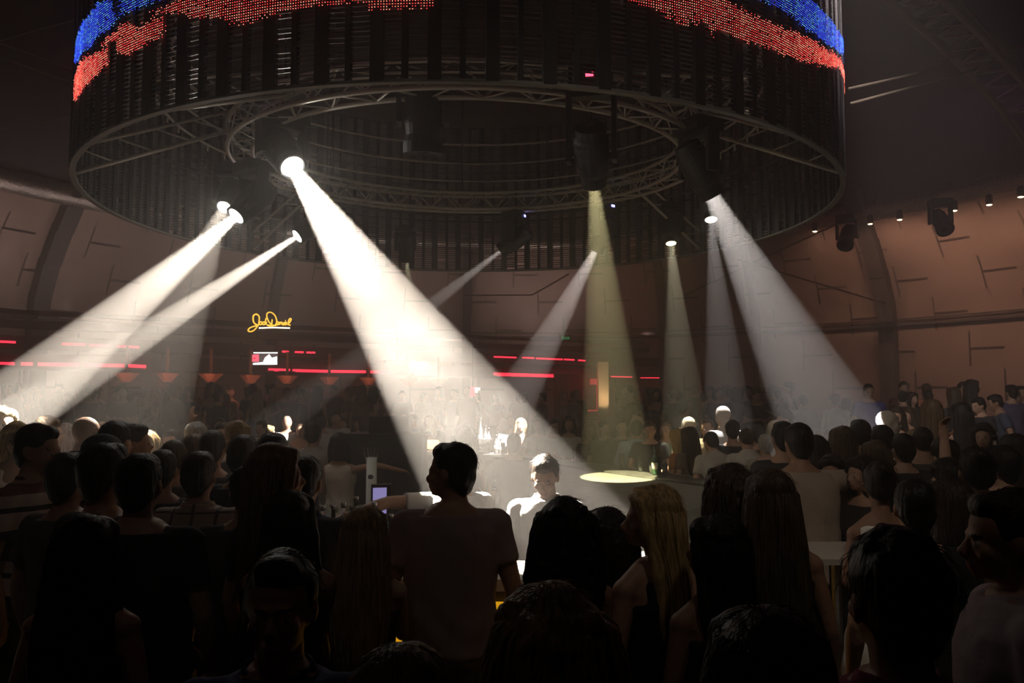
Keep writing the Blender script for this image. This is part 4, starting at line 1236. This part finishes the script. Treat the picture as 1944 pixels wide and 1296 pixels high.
def finish_geos():
    run_remesh()
    for key, r in CACHE.items():
        if r.get('done'): continue
        H, lean = head_matrix(key[5], key[6]), key[7]
        if 'hair' in r:
            me = r['hair']['me']; n = len(me.vertices); co = np.empty(n * 3); me.vertices.foreach_get('co', co)
            g = G(); g.v = [tuple(v) for v in co.reshape(-1, 3)]; g.f = [tuple(p.vertices) for p in me.polygons]; g.m = [0] * len(g.f)
            st = hair_strands(*r['hairx'][:3]); g.add(st.v, st.f) if st.v else None
            xf(g, 0, H); g.v = bend_pts(g.v, lean)
            m2 = g.mesh('hair', [cmat('hair', DBROWN)]); r['hair']['me'] = m2; bpy.data.meshes.remove(me)
        if 'capg' in r:
            xf(r['capg'], 0, H); r['capg'].v = bend_pts(r['capg'].v, lean); r['capm'] = r['capg'].mesh('cap', [cmat('cloth', (.05, .05, .06))])
        r['done'] = True


def in_tier(x, y):
    dx, dy = x - BC.x, y - BC.y; a = math.atan2(dx, dy)
    return math.hypot(dx, dy) > 6.75 and -PI * .42 < a < PI * .5


def person(px, top, d, yaw, sex, hair, hc, style, tc, label, pose='down', bottom='trousers', bc=(.02, .02, .028), hy=0, hp=0, lean=0, seated=False, skin=SK, lod=None, tm=None, seed=1, group=None, scale=None, pos=None, capc=None):
    lod = lod if lod is not None else (0 if d < 2.3 else 1 if d < 5.2 else 2 if d < 13 else 3)
    key = (sex, hair, style, bottom, pose, round(math.radians(hy), 3), round(math.radians(hp), 3), round(math.radians(lean), 3), seated, lod, seed)
    geo_of(key)
    PEOPLE.append(dict(px=px, top=top, d=d, yaw=yaw, key=key, hc=hc, tc=tc, bc=bc, label=label, skin=skin, tm=tm, group=group, pos=pos, capc=capc, scale=scale))


BROOT = {}


def place_people():
    for q in PEOPLE:
        r = CACHE[q['key']]; sex, hair, style, bottom, pose, hy, hp, lean, seated, lod, seed = q['key']
        zt = 1.75 * math.cos(lean) + .95 * (1 - math.cos(lean)) + (.015 if hair != 'bald' else -.003)
        if q['pos']: x, y, z0 = q['pos']; s = q['scale'] or 1; top = None
        else:
            p = P(q['px'], q['top'], q['d']); x, y = p.x, p.y; z0 = .45 if in_tier(x, y) else 0.0
            s = (p.z - z0) / zt
            if not (.84 < s < 1.13): print('STATURE', q['px'], q['top'], q['d'], 'stature %.2f' % (s * 1.75), z0)
        ya = math.radians(q['yaw'])
        off = Vector((0, .8 * math.sin(lean) * s, 0)); off.rotate(Euler((0, 0, ya)))
        o = empty('person', (x - off.x, y - off.y, z0), ya, label=q['label'], cat='person', group=q['group']); o.scale = (s, s, s)
        nm = {'tee': 'tshirt', 'polo': 'polo_shirt', 'shirt': 'shirt', 'long': 'shirt', 'loose': 'tshirt', 'tank': 'tank_top', 'strap': 'strap_top', 'dress': 'dress', 'sleeveless': 'sleeveless_top'}[style]

        def put(name, me, m):
            c = bpy.data.objects.new(name, me); link(c, o)
            c.material_slots[0].link = 'OBJECT'; c.material_slots[0].material = m; return c
        put('body', r['body']['me'], cmat('skin', q['skin']))
        put(nm, r['top']['me'], q['tm'] or cmat('cloth', q['tc']))
        if 'bottom' in r: put('skirt' if bottom == 'skirt' else 'trousers', r['bottom']['me'], cmat('cloth', q['bc']))
        if 'hair' in r: put('hair', r['hair']['me'], cmat('hair', q['hc']))
        if 'capm' in r: put('cap', r['capm'], cmat('cloth', q['capc'] or (.04, .04, .05)))
        q['o'] = o
W_ = (.72, .7, .67); OFF = (.5, .45, .38); DK = (.03, .028, .032); NAVY = (.03, .035, .07); GR = (.18, .17, .16); GLARE_SK = (.8, .68, .58)  # last tone is skin paled to paint in the glare on overexposed heads
STRIPE = stripes('striped_polo', [(0, (.03, .02, .022)), (.26, (.8, .66, .58)), (.52, (.04, .045, .05)), (.60, (.7, .58, .52)), (.78, (.16, .05, .05))], 2, .30)
PLAID = plaid('plaid_shirt', (.4, .31, .25), (.08, .07, .08), (.6, .45, .32))
PINST = stripes('pinstripe_shirt', [(0, (.6, .58, .58)), (.3, (.22, .22, .28))], 0, .03)
PRINT = mat('black_white_print', (.25, .24, .22), .8, var=.95, scale=26)
p = person
# ---- nearest silhouettes
p(1045, 1096, 1.5, 8, 'f', 'curly', (.34, .22, .11), 'tee', (.05, .04, .04), 'person with fluffy curly blond hair, back turned, bottom centre', seed=3)
p(762, 1213, 1.42, 0, 'f', 'bob', (.16, .1, .055), 'tee', DK, 'short person with a smooth light brown crown at the bottom edge, left of centre', seed=4)
p(1452, 1138, 1.34, -5, 'f', 'bob', (.04, .025, .018), 'tee', DK, 'person with a large dark head at the bottom edge, left of the raspberry polo', seed=5)
p(1692, 1002, 1.55, 4, 'm', 'messy', BLACK, 'polo', (.2, .03, .075), 'dark-haired person in a raspberry polo shirt, bottom right, back turned', seed=6, skin=TAN)
p(532, 1040, 1.8, 186, 'm', 'short', BLACK, 'polo', (.03, .03, .1), 'person in a navy collared shirt facing the camera, bottom left of centre', seed=7, skin=TAN)
p(1912, 922, 2.15, 75, 'm', 'short', DBROWN, 'shirt', (.34, .28, .3), 'man in a white collared shirt facing left at the right edge', seed=8, skin=TAN, hp=4)
p(166, 970, 2.6, 2, 'f', 'xlong', BLACK, 'strap', (.012, .012, .014), 'woman with long black hair and a thin-strapped black top, lower left', seed=9, skin=TAN)
# ---- row behind
p(72, 801, 4.2, -95, 'b', 'short', DBROWN, 'polo', DK, 'man in a striped polo shirt in profile at the left edge', tm=STRIPE, seed=10, hp=6, bc=(.07, .075, .07))
p(270, 856, 3.25, 0, 'b', 'short', BLACK, 'tee', (.016, .014, .016), 'broad dark-haired man in a black tee right of the long black hair', seed=11)
p(135, 855, 3.75, -15, 'm', 'short', BLACK, 'tee', (.1, .08, .08), 'dark-haired man in a greyish tee behind the long black hair', seed=12)
p(204, 836, 3.35, -25, 'm', 'short', (.02, .014, .012), 'tee', (.05, .04, .045), 'man with a wide dark head left of the broad man in black', seed=13)
p(381, 853, 4.1, 0, 'm', 'short', DBROWN, 'shirt', GR, 'man in a plaid shirt seen from behind, left group', tm=PLAID, seed=14)
p(526, 838, 3.35, -25, 'f', 'long', (.17, .1, .055), 'tee', (.05, .035, .035), 'woman with long light brown hair turned right, left of centre', seed=15, hy=-35)
p(552, 926, 3.15, 2, 'f', 'long', BLACK, 'tank', (.03, .028, .03), 'woman with straight black hair in front of the light brown hair', seed=16, pose='front')
p(578, 860, 3.72, -5, 'm', 'short', BLACK, 'polo', (.035, .04, .07), 'man in a dark navy shirt with a pink collar behind the black straight hair', seed=17, pose='front')
p(692, 955, 3.25, 0, 'f', 'xlong', (.38, .27, .14), 'strap', (.02, .017, .017), 'woman with very long straight blond hair and thin straps, centre left', seed=18, skin=PALE, pose='front')
p(857, 836, 3.6, 6, 'b', 'short', BLACK, 'tee', (.26, .19, .19), 'big man in a dull mauve tee, back turned, looking left, centre', seed=19, hy=62, skin=TAN)
p(1072, 938, 2.95, -4, 'f', 'curly', BLACK, 'tank', (.02, .016, .018), 'woman with a huge mass of dark curly hair right of the bartender', seed=20, skin=TAN)
p(1150, 958, 3.35, 10, 'f', 'curly', (.015, .01, .008), 'tank', DK, 'dark curly head partly hidden behind the huge dark curls', seed=21)
p(1236, 916, 3.0, 35, 'f', 'xlong', BLOND, 'tank', (.02, .017, .018), 'woman with long blond hair in left profile, right of centre', seed=22, hy=50, skin=SK)
p(1357, 972, 2.75, 20, 'f', 'long', BLACK, 'tank', (.03, .02, .02), 'woman with glossy black hair right of the blond profile', seed=23, hy=30, skin=TAN)
p(1385, 876, 3.45, 10, 'f', 'curly', (.035, .022, .015), 'tank', DK, 'woman with thick dark wavy hair behind the glossy black hair', seed=24)
p(1462, 884, 3.2, -6, 'f', 'xlong', (.06, .04, .024), 'tank', (.025, .02, .02), 'woman with very long brown hair right of centre', seed=25, skin=TAN)
p(1667, 870, 4.1, 12, 'f', 'bun', (.018, .012, .01), 'dress', (.92, .87, .8), 'woman in a white sleeveless dress at the right, hair pinned up', seed=26, hy=-30, skin=TAN, pose='fold')
p(1733, 905, 3.35, -12, 'm', 'short', BLACK, 'tee', (.02, .018, .02), 'dark-haired man right of the white dress', seed=27)
p(1853, 845, 4.05, -20, 'f', 'bun', BLACK, 'strap', (.1, .06, .03), 'woman with a rounded dark bun and bare tan shoulders, right', seed=28, skin=TAN)
p(1800, 905, 3.9, 30, 'f', 'mid', DBROWN, 'tank', GR, 'woman in a black and white print top, right', tm=PRINT, seed=29)
p(1578, 860, 5.4, 150, 'f', 'long', BLACK, 'tank', (.03, .025, .03), 'woman with long black hair facing the camera left of the white dress', seed=30, skin=TAN)
p(1634, 862, 5.1, 110, 'f', 'long', BLACK, 'tee', (.03, .025, .03), 'woman with a small lit face just left of the pinned-up hair', seed=31)
p(1512, 800, 5.2, 2, 'b', 'short', BLACK, 'loose', (.42, .33, .26), 'large man in a beige tee leaning on the side counter', pose='reach', seed=32, skin=TAN, lean=6)
# ---- bartender, lit from the upper left
p(1037, 857, 4.78, 168, 'm', 'short', (.035, .02, .012), 'polo', W_, 'bartender in a white shirt looking down, brightly lit, centre', pose='work', seed=33, hp=24, lod=0, skin=SK)
p(866, 848, 5.05, 176, 'm', 'short', DBROWN, 'tee', W_, 'barman in a white tee hidden behind the big man, arm reaching left', pose='reach', seed=34)
# ---- left crowd
p(4, 768, 6.4, -120, 'f', 'long', BLOND, 'tee', W_, 'glaringly lit blond person cut by the left edge', seed=40)
p(32, 797, 6.0, -150, 'f', 'mid', BLOND, 'tank', (.6, .5, .4), 'brightly lit woman with short blond hair beside the left edge', seed=41)
p(95, 790, 6.9, -60, 'm', 'messy', BROWN, 'tee', GR, 'man with rim-lit curly hair behind the striped polo', seed=42)
p(128, 801, 7.5, 10, 'f', 'mid', (.35, .25, .22), 'tee', (.4, .3, .3), 'pinkish blurred figure between the curly man and the bald man', seed=43)
p(162, 790, 6.0, -100, 'm', 'bald', BLACK, 'tee', (.26, .28, .26), 'bald man in a grey-green tee turned right, left crowd', seed=44, hp=8)
p(196, 799, 7.2, 0, 'm', 'bald', BLACK, 'tee', (.25, .2, .15), 'pale bald head just right of the bald man', seed=45)
p(222, 796, 4.9, -10, 'm', 'short', BLACK, 'tee', DK, 'dark-haired man right of the bald man', seed=46)
p(190, 824, 4.4, 70, 'm', 'cap', BLACK, 'tee', DK, 'man with a dark peaked cap in the left crowd', seed=47)
p(258, 802, 5.6, -70, 'm', 'short', DBROWN, 'tee', DK, 'man with a rim-lit curly profile facing right, left crowd', seed=48)
p(277, 815, 6.6, 170, 'f', 'mid', BLOND, 'tee', (.4, .3, .1), 'small golden-lit head in the left crowd', seed=49)
p(326, 812, 7.2, 175, 'm', 'short', DBROWN, 'tee', DK, 'man with a lit forehead facing the camera, left crowd', seed=50)
p(332, 832, 5.3, 5, 'm', 'short', BROWN, 'tee', DK, 'brown-haired man directly in front of the lit forehead', seed=51)
p(310, 850, 4.6, 10, 'm', 'short', BLACK, 'tee', (.025, .02, .022), 'dark man between the broad man and the plaid shirt', seed=52)
p(374, 801, 6.8, 0, 'm', 'messy', GREY, 'tee', GR, 'grey-haired man above the plaid shirt', seed=53)
p(369, 821, 5.8, 5, 'm', 'short', (.12, .07, .04), 'tee', DK, 'light brown head just above the plaid shirt', seed=54)
p(406, 814, 5.4, 0, 'm', 'short', BLACK, 'tee', DK, 'black-haired man right of the plaid shirt', seed=55)
p(446, 799, 6.2, 80, 'm', 'messy', DBLOND, 'tee', DK, 'man with greenish rim-lit fair hair facing left', seed=56)
p(424, 800, 8.2, 160, 'm', 'short', DBROWN, 'tee', (.3, .25, .2), 'man raising a lit phone above the left crowd', pose='up', seed=57)
p(464, 822, 4.75, -5, 'm', 'short', BLACK, 'tee', (.06, .05, .05), 'black-haired man with a wide head left of the light brown hair', seed=58)
p(470, 880, 3.85, 20, 'm', 'short', BLACK, 'tee', (.04, .035, .035), 'dark head with a thin rim light in the gap below the others, left of centre', seed=59)
p(520, 818, 4.5, 0, 'm', 'short', BLACK, 'tee', DK, 'round black head above the light brown hair', seed=60)
# ---- far counter, left part
p(496, 797, 12.4, 160, 'm', 'short', BROWN, 'shirt', W_, 'young man in a white shirt facing the camera, far left of the bar', pose='bar', seed=61)
p(512, 806, 12.6, -60, 'f', 'mid', BLOND, 'tank', W_, 'lit blond shoulder-length head beside the young man in white', seed=62)
p(545, 786, 13.0, 195, 'm', 'shaved', DBROWN, 'tee', W_, 'man in a white tee with a glass, face lit, far left of the bar', pose='hold', seed=63)
p(571, 803, 12.9, 180, 'f', 'bun', BROWN, 'strap', W_, 'woman with pinned hair facing the camera at the bar, left', seed=64)
p(597, 799, 8.4, -10, 'm', 'short', BLACK, 'shirt', (.26, .22, .2), 'barman in a grey shirt with his back turned behind the bar', seed=65, skin=TAN)
p(612, 789, 13.4, 0, 'm', 'short', BLACK, 'tee', W_, 'black-haired man in white behind the barman', seed=66)
p(638, 779, 13.8, 185, 'm', 'short', DBROWN, 'tee', W_, 'man facing the camera between the barman and the cabinet', seed=67)
p(650, 791, 13.9, 178, 'm', 'short', BLACK, 'tee', DK, 'man with a dark fringe and dark top facing the camera left of the cabinet', seed=68)
p(681, 790, 14.2, 140, 'f', 'mid', DBROWN, 'tee', W_, 'woman in white turned left beside the slatted box', seed=69)
p(647, 819, 7.9, -20, 'f', 'bob', BLACK, 'sleeveless', (.55, .47, .4), 'barmaid in a white sleeveless top reaching to the drinks tower', pose='reach', bottom='skirt', bc=(.16, .13, .09), seed=70, skin=TAN)
p(766, 786, 14.8, 175, 'f', 'mid', BLOND, 'tee', (.6, .6, .6), 'lit woman facing the camera right of the slatted box', seed=71)
p(785, 783, 15.2, 120, 'm', 'short', DBROWN, 'tee', (.25, .3, .5), 'man in pale blue beside the lit woman, far counter', seed=72)
p(815, 787, 14.3, 75, 'f', 'mid', BLOND, 'tee', (.4, .12, .05), 'blond woman in profile at the far counter above the candle bowl', seed=73)
p(834, 786, 14.9, 90, 'm', 'short', BROWN, 'tee', DK, 'dim man behind the blond profile', seed=74)
p(883, 800, 8.8, 10, 'f', 'curly', BLACK, 'tee', (.4, .36, .33), 'curly-haired person in a white top left of the ice bucket, back turned', seed=75)
p(952, 793, 13.6, 95, 'm', 'bald', BLACK, 'shirt', (.2, .22, .42), 'glaringly lit bald man in a blue shirt leaning to the ice bucket', pose='bar', seed=76, lean=8, skin=GLARE_SK)
p(971, 787, 13.4, 175, 'm', 'shaved', BROWN, 'tee', (.3, .3, .32), 'bearded-looking man facing the camera right of the bald man', seed=77)
p(976, 820, 8.5, 0, 'm', 'short', BLACK, 'tee', (.06, .05, .05), 'dim dark head in the haze above the bartender', seed=78, pos=None)
p(989, 792, 12.9, 180, 'f', 'mid', BLOND, 'tee', (.4, .3, .25), 'woman facing the camera beside the bearded-looking man', seed=79)
p(1020, 789, 12.6, 178, 'f', 'long', DBROWN, 'tee', W_, 'dark-haired woman in a pale top, dim, far counter middle', pose='bar', seed=80)
p(1052, 793, 12.2, 182, 'm', 'short', DBROWN, 'tee', W_, 'man in white leaning on the far counter, left of two', pose='bar', seed=81, lean=8)
p(1080, 788, 12.2, 178, 'f', 'mid', BLACK, 'tee', W_, 'woman in white leaning on the far counter, right of the two', pose='bar', seed=82)
p(1120, 800, 11.6, 170, 'f', 'long', DBLOND, 'tee', (.12, .1, .08), 'fair long-haired figure fading into smoke at the far counter', seed=83)
p(1150, 795, 11.3, 190, 'm', 'short', BLACK, 'tee', DK, 'dark figure right of the smoke at the far counter', seed=84)
p(1180, 792, 11.2, 165, 'm', 'short', DBROWN, 'tee', DK, 'man facing the camera left of the pale blue shirt', seed=85)
p(1208, 789, 11.2, 60, 'm', 'bald', BLACK, 'tee', (.35, .3, .25), 'lit bald crown just above the pale blue shirt', seed=86)
p(1209, 796, 10.6, -15, 'm', 'short', DBROWN, 'shirt', (.42, .5, .6), 'man in a pale blue shirt at the right counter, back turned', pose='bar', seed=87, lean=6)
p(1233, 797, 10.3, 165, 'm', 'short', DBROWN, 'tee', (.02, .02, .022), 'man in a black tee resting on the right counter', pose='bar', seed=88, lean=6)
p(1262, 798, 10.6, 160, 'm', 'short', BROWN, 'tee', (.1, .16, .12), 'man in a dull green tee behind the man in black', seed=89)
p(1283, 812, 9.9, 40, 'f', 'mid', BLOND, 'tee', (.35, .15, .06), 'woman with gold-lit hair bending over the right counter', seed=90, lean=10)
p(1306, 790, 10.3, 30, 'm', 'bald', PALE, 'tee', (.5, .4, .2), 'glaring white bald head left of the gold-lit face', seed=91, skin=GLARE_SK)
p(1308, 808, 9.6, 30, 'f', 'long', DBROWN, 'tee', (.1, .08, .06), 'woman with long rim-lit dark hair behind the seated white polo', seed=92)
p(1342, 791, 10.0, 150, 'm', 'short', DBROWN, 'tee', (.4, .33, .2), 'man whose face is lit gold, facing left, right group', seed=93)
p(1345, 820, 9.15, 12, 'm', 'short', BLACK, 'polo', (.5, .45, .4), 'man in a white polo with dark print leaning on the right counter', pose='bar', seed=94, lean=27)
p(1369, 770, 9.8, 20, 'm', 'bald', BLACK, 'tee', W_, 'overexposed white-clad person bending beside the gold-lit face', seed=95, skin=GLARE_SK, lean=12)
p(1390, 795, 9.3, -10, 'm', 'short', BLACK, 'tee', DK, 'black-haired man right of the overexposed person', seed=96)
p(1378, 801, 9.9, 20, 'f', 'long', DBLOND, 'tee', DK, 'slim fair hair seen between two dark heads, right group', seed=97)
p(1413, 811, 8.7, 5, 'm', 'shaved', DBROWN, 'shirt', (.5, .45, .4), 'man in a white shirt with cropped hair, back turned, right group', pose='bar', seed=98, lean=16, skin=TAN)
p(1437, 804, 8.9, 10, 'm', 'short', BLACK, 'tee', DK, 'round dark head right of the cropped hair', seed=99)
p(1452, 822, 8.5, 0, 'm', 'short', GREY, 'tee', (.3, .26, .2), 'dim greyish head left of the beige tee', seed=100)
p(1470, 796, 8.8, 40, 'm', 'bald', BLACK, 'tee', W_, 'glaring white-lit person left of the two white shirts', seed=101, skin=GLARE_SK)
p(1488, 777, 10.6, 90, 'm', 'messy', DBROWN, 'tee', DK, 'man in left profile above the glaring white-lit person', seed=102)
p(1484, 797, 6.2, 5, 'm', 'short', BLACK, 'tee', DK, 'dark head just left of the beige tee man', seed=103)
# ---- raised tier on the right
p(1300, 754, 12.6, -60, 'm', 'short', DBROWN, 'shirt', W_, 'man in a pinstripe shirt turned right on the tier', tm=PINST, seed=104)
p(1524, 747, 13.4, 0, 'm', 'short', BLACK, 'shirt', (.42, .38, .36), 'man in a white shirt seen from behind, left of two on the tier', seed=105)
p(1583, 746, 12.8, 3, 'm', 'short', BLACK, 'shirt', (.5, .45, .41), 'man in a white shirt seen from behind, right of two on the tier', seed=106, lean=6)
p(1607, 752, 13.6, -10, 'f', 'bob', BLACK, 'tee', DK, 'dark head between the white shirts and the blue tee', seed=107)
p(1649, 727, 12.9, 172, 'm', 'short', BLACK, 'tee', (.09, .08, .3), 'tall man in a blue tee facing the camera on the right tier', seed=108, skin=SK)
p(1686, 778, 8.0, -110, 'm', 'bald', BLACK, 'shirt', (.7, .72, .8), 'glaring bald man in a white-blue shirt, right', seed=109, skin=GLARE_SK, pose='bar')
p(1700, 768, 9.6, 150, 'f', 'long', DBROWN, 'tee', (.1, .06, .05), 'brown-haired woman right of the glaring bald man', seed=110)
p(1724, 770, 11.6, 120, 'f', 'long', BROWN, 'tank', (.4, .05, .06), 'woman in a coral red top, right', seed=111)
p(1757, 726, 14.2, 0, 'm', 'short', BROWN, 'tee', (.55, .2, .1), 'person in an orange tee with the back turned against the wall', seed=112)
p(1716, 722, 14.6, 170, 'm', 'short', DBROWN, 'tee', (.15, .06, .05), 'dim man in front of the right wall rib', seed=113)
p(1768, 756, 9.6, 0, 'f', 'xlong', BROWN, 'sleeveless', (.42, .5, .01), 'woman in a neon yellow top with long brown hair', seed=114, skin=TAN)
p(1822, 762, 9.2, 4, 'f', 'xlong', BLACK, 'tank', (.03, .03, .03), 'woman with long black hair right of the neon yellow top', seed=115)
p(1826, 726, 13.8, 60, 'm', 'short', BLACK, 'shirt', (.36, .2, .2), 'man in a pink shirt turned left against the wall', seed=116)
p(1883, 748, 11.0, 70, 'm', 'short', BLACK, 'tee', (.07, .08, .12), 'man in a slate tee bending left at the right side', seed=117, lean=16, skin=TAN)
p(1860, 752, 10.6, 100, 'm', 'short', BLACK, 'tee', DK, 'man with a bottle in left profile beside the slate tee', seed=118, pose='hold', hp=15)
p(1918, 729, 12.6, 10, 'm', 'short', BLACK, 'tee', (.1, .08, .16), 'man in a violet-grey tee at the right edge, back turned', seed=119)
p(1938, 731, 13.6, 160, 'm', 'short', DBROWN, 'tee', DK, 'dim man cut by the right edge', seed=120)
# ---- dark heads in front of the tier, right
p(1545, 823, 6.0, 8, 'f', 'long', BLACK, 'tank', (.07, .06, .06), 'woman with long straight black hair right of the beige tee', seed=121)
p(1598, 806, 6.6, 0, 'f', 'mid', BROWN, 'tee', DK, 'woman with tousled brown hair in the right crowd', seed=122)
p(1630, 794, 7.0, 5, 'm', 'short', BLACK, 'tee', DK, 'round black head below the blue tee', seed=123)
p(1672, 804, 6.5, 0, 'm', 'short', BLACK, 'tee', DK, 'black-haired head below the glaring bald man', seed=124)
p(1660, 833, 6.0, 10, 'f', 'mid', BROWN, 'tee', DK, 'brown-haired woman above the pinned-up hair', seed=125)
p(1712, 820, 6.2, 0, 'm', 'short', BLACK, 'tee', DK, 'black head left of the blond facing woman', seed=126)
p(1748, 806, 6.6, 0, 'm', 'shaved', DBROWN, 'tee', (.1, .08, .07), 'cropped dark head directly above the blond facing woman', seed=127)
p(1740, 812, 7.3, 172, 'f', 'xlong', DBLOND, 'tee', (.16, .13, .1), 'blond long-haired woman facing the camera in the right crowd', seed=128)
p(1790, 832, 5.6, 10, 'm', 'messy', BLACK, 'tee', DK, 'dark messy head right of the blond facing woman', seed=129)
p(1795, 868, 4.7, 0, 'm', 'messy', BLACK, 'tee', DK, 'dark round head above the print top', seed=130)
p(1897, 842, 4.8, 20, 'm', 'short', BLACK, 'tee', (.02, .018, .02), 'dark man holding up the bottle at the right edge', seed=131, pose='upl')
p(1925, 820, 6.0, 0, 'f', 'long', BLACK, 'tee', (.04, .08, .05), 'long dark hair and a greenish top near the right edge', seed=132)
p(1590, 842, 7.4, 175, 'f', 'long', DBROWN, 'tee', DK, 'dim woman facing the camera between dark heads, right crowd', seed=133)
p(1866, 800, 7.6, 140, 'f', 'mid', DBROWN, 'tank', (.5, .45, .4), 'woman in a white top below the slate tee', seed=134)
# ---- hazy people on the tier and in the depths of the hall
fr = random.Random(21)
used = []


def blocked(x, y, gap):
    return any((x - a) ** 2 + (y - b) ** 2 < gap * gap for a, b in used)


for q in PEOPLE:
    t = P(q['px'], q['top'], q['d']); used.append((t.x, t.y))
kinds = [('m', 'short', 'tee', 'down'), ('m', 'short', 'shirt', 'hold'), ('f', 'long', 'tank', 'down'), ('f', 'mid', 'tee', 'hold'), ('m', 'messy', 'tee', 'fold'), ('f', 'curly', 'strap', 'up'), ('m', 'shaved', 'shirt', 'down'), ('f', 'bun', 'sleeveless', 'hold')]
areas = [(0, 420, 13.2, 16.5, 34, 'hazy figure standing in the dim crowd under the left red tubes', 'hazy crowd under the left red tubes', None),
         (420, 720, 13.8, 19, 26, 'hazy figure in the dim crowd below the neon signature', 'hazy crowd below the neon signature', None),
         (720, 1120, 17.5, 23, 16, 'hazy figure far behind the ice bucket and the big beam', 'hazy crowd behind the big beam', None),
         (1162, 1290, 13.2, 18, 16, 'hazy figure in the dim crowd right of the cream pillar', 'hazy crowd right of the cream pillar', None),
         (1290, 1500, 14.0, 17.5, 20, 'figure touched by orange light on the tier behind the pinstripe shirt', 'orange-touched crowd on the tier', None),
         (1690, 1944, 12.0, 14.0, 7, 'dark figure packed between the coral top and the right edge', 'dark crowd on the right tier', None)]
tcs = [DK, (.06, .055, .055), (.08, .07, .09), DK, (.2, .18, .17), (.05, .04, .04), (.1, .06, .05)]
for x0, x1, d0, d1, n, lab, grp, _ in areas:
    made = 0; tries = 0
    while made < n and tries < 900:
        tries += 1; px = fr.uniform(x0, x1); d = fr.uniform(d0, d1); t = P(px, 760, d)
        if blocked(t.x, t.y, .52): continue
        if math.hypot(t.x - HC.x, t.y - HC.y) > 13.3: continue
        # keep clear of the bar and of the tier edge
        rr = math.hypot(t.x - BC.x, t.y - BC.y)
        if not in_tier(t.x, t.y) and rr > 6.3: continue
        if t.y < 15.2 and -4.6 < t.x < 3 and rr < 6.4: continue
        used.append((t.x, t.y)); made += 1
        k = kinds[fr.randrange(8)]; s = fr.uniform(.93, 1.04)
        person(px, 0, 14, fr.choice((0, 20, -30, 90, 150, 180, 200, -90)), k[0], k[1], fr.choice((BLACK, DBROWN, BROWN, DBROWN, DBLOND)), k[2], fr.choice(tcs) if not x0 == 1690 else fr.choice(tcs[:3]), lab, pose=k[3], lod=3, seed=2, group=grp, pos=(t.x, t.y, .45 if in_tier(t.x, t.y) else 0), scale=s)
finish_geos()
place_people()
# ================================================================== HAZE
def haze():
    m = bpy.data.materials.new('haze'); m.use_nodes = True; nt = m.node_tree
    nt.nodes.remove(nt.nodes['Principled BSDF'])
    vs = nt.nodes.new('ShaderNodeVolumeScatter'); vs.inputs['Density'].default_value = HAZE; vs.inputs['Anisotropy'].default_value = .35
    vs.inputs['Color'].default_value = (1, .94, .89, 1)
    nt.links.new(vs.outputs[0], nt.nodes['Material Output'].inputs['Volume'])
    m.cycles.homogeneous_volume = True
    g = G(); prof = [(12.2, .02), (12.2, 4.0), (11.2, 6.2), (9.5, 7.4)]; hc = Vector((0, 14.6, 0))
    n = 36
    for r, z in prof:
        for k in range(n): g.v.append((hc.x + r * math.sin(2 * PI * k / n), hc.y + r * math.cos(2 * PI * k / n), z))
    for j in range(3):
        for k in range(n): g.f.append((j * n + k, j * n + (k + 1) % n, (j + 1) * n + (k + 1) % n, (j + 1) * n + k)); g.m.append(0)
    g.f += [tuple(range(n - 1, -1, -1)), tuple(3 * n + k for k in range(n))]; g.m += [0, 0]
    g.f = [tuple(reversed(f)) for f in g.f]
    o = g.build('haze', m, None); tag(o, 'thin smoke haze filling the whole hall', 'haze', kind='stuff')


HAZE = .031
haze()


def smoke_cloud(c, r, dens, lab, sc=1.1, rot=(0, 0, 0)):
    m = bpy.data.materials.new('drifting_smoke'); m.use_nodes = True; nt = m.node_tree; N = nt.nodes; Lk = nt.links
    N.remove(N['Principled BSDF'])
    tc = N.new('ShaderNodeTexCoord'); ln = N.new('ShaderNodeVectorMath'); ln.operation = 'LENGTH'; Lk.new(tc.outputs['Object'], ln.inputs[0])
    no = N.new('ShaderNodeTexNoise'); no.inputs['Scale'].default_value = sc; no.inputs['Detail'].default_value = 5; no.inputs['Distortion'].default_value = .8
    geo = N.new('ShaderNodeNewGeometry'); Lk.new(geo.outputs['Position'], no.inputs['Vector'])
    mr = N.new('ShaderNodeMapRange'); mr.inputs[1].default_value = .46; mr.inputs[2].default_value = .72; mr.inputs[3].default_value = 0; mr.inputs[4].default_value = dens
    Lk.new(no.outputs[0], mr.inputs[0])
    fo = N.new('ShaderNodeMapRange'); fo.inputs[1].default_value = 1.0; fo.inputs[2].default_value = .35; fo.inputs[3].default_value = 0; fo.inputs[4].default_value = 1
    Lk.new(ln.outputs['Value'], fo.inputs[0])
    mu = N.new('ShaderNodeMath'); mu.operation = 'MULTIPLY'; Lk.new(mr.outputs[0], mu.inputs[0]); Lk.new(fo.outputs[0], mu.inputs[1])
    vs = N.new('ShaderNodeVolumeScatter'); vs.inputs['Anisotropy'].default_value = .3; vs.inputs['Color'].default_value = (1, .96, .93, 1); Lk.new(mu.outputs[0], vs.inputs['Density'])
    Lk.new(vs.outputs[0], N['Material Output'].inputs['Volume'])
    g = G(); g.ell((0, 0, 0), (1, 1, 1), n=20, m=12); g.f = g.f
    o = g.build('smoke_cloud', m, None); o.location = c; o.scale = r; o.rotation_euler = rot
    bm_check = o.data; tag(o, lab, 'smoke', kind='stuff'); return o


smoke_cloud(P(880, 745, 6.0), (1.1, 1.2, .75), .11, 'curling smoke drifting through the lower half of the biggest white beam', 2.1)
SC.cycles.volume_step_rate = 1.5; SC.cycles.volume_max_steps = 96
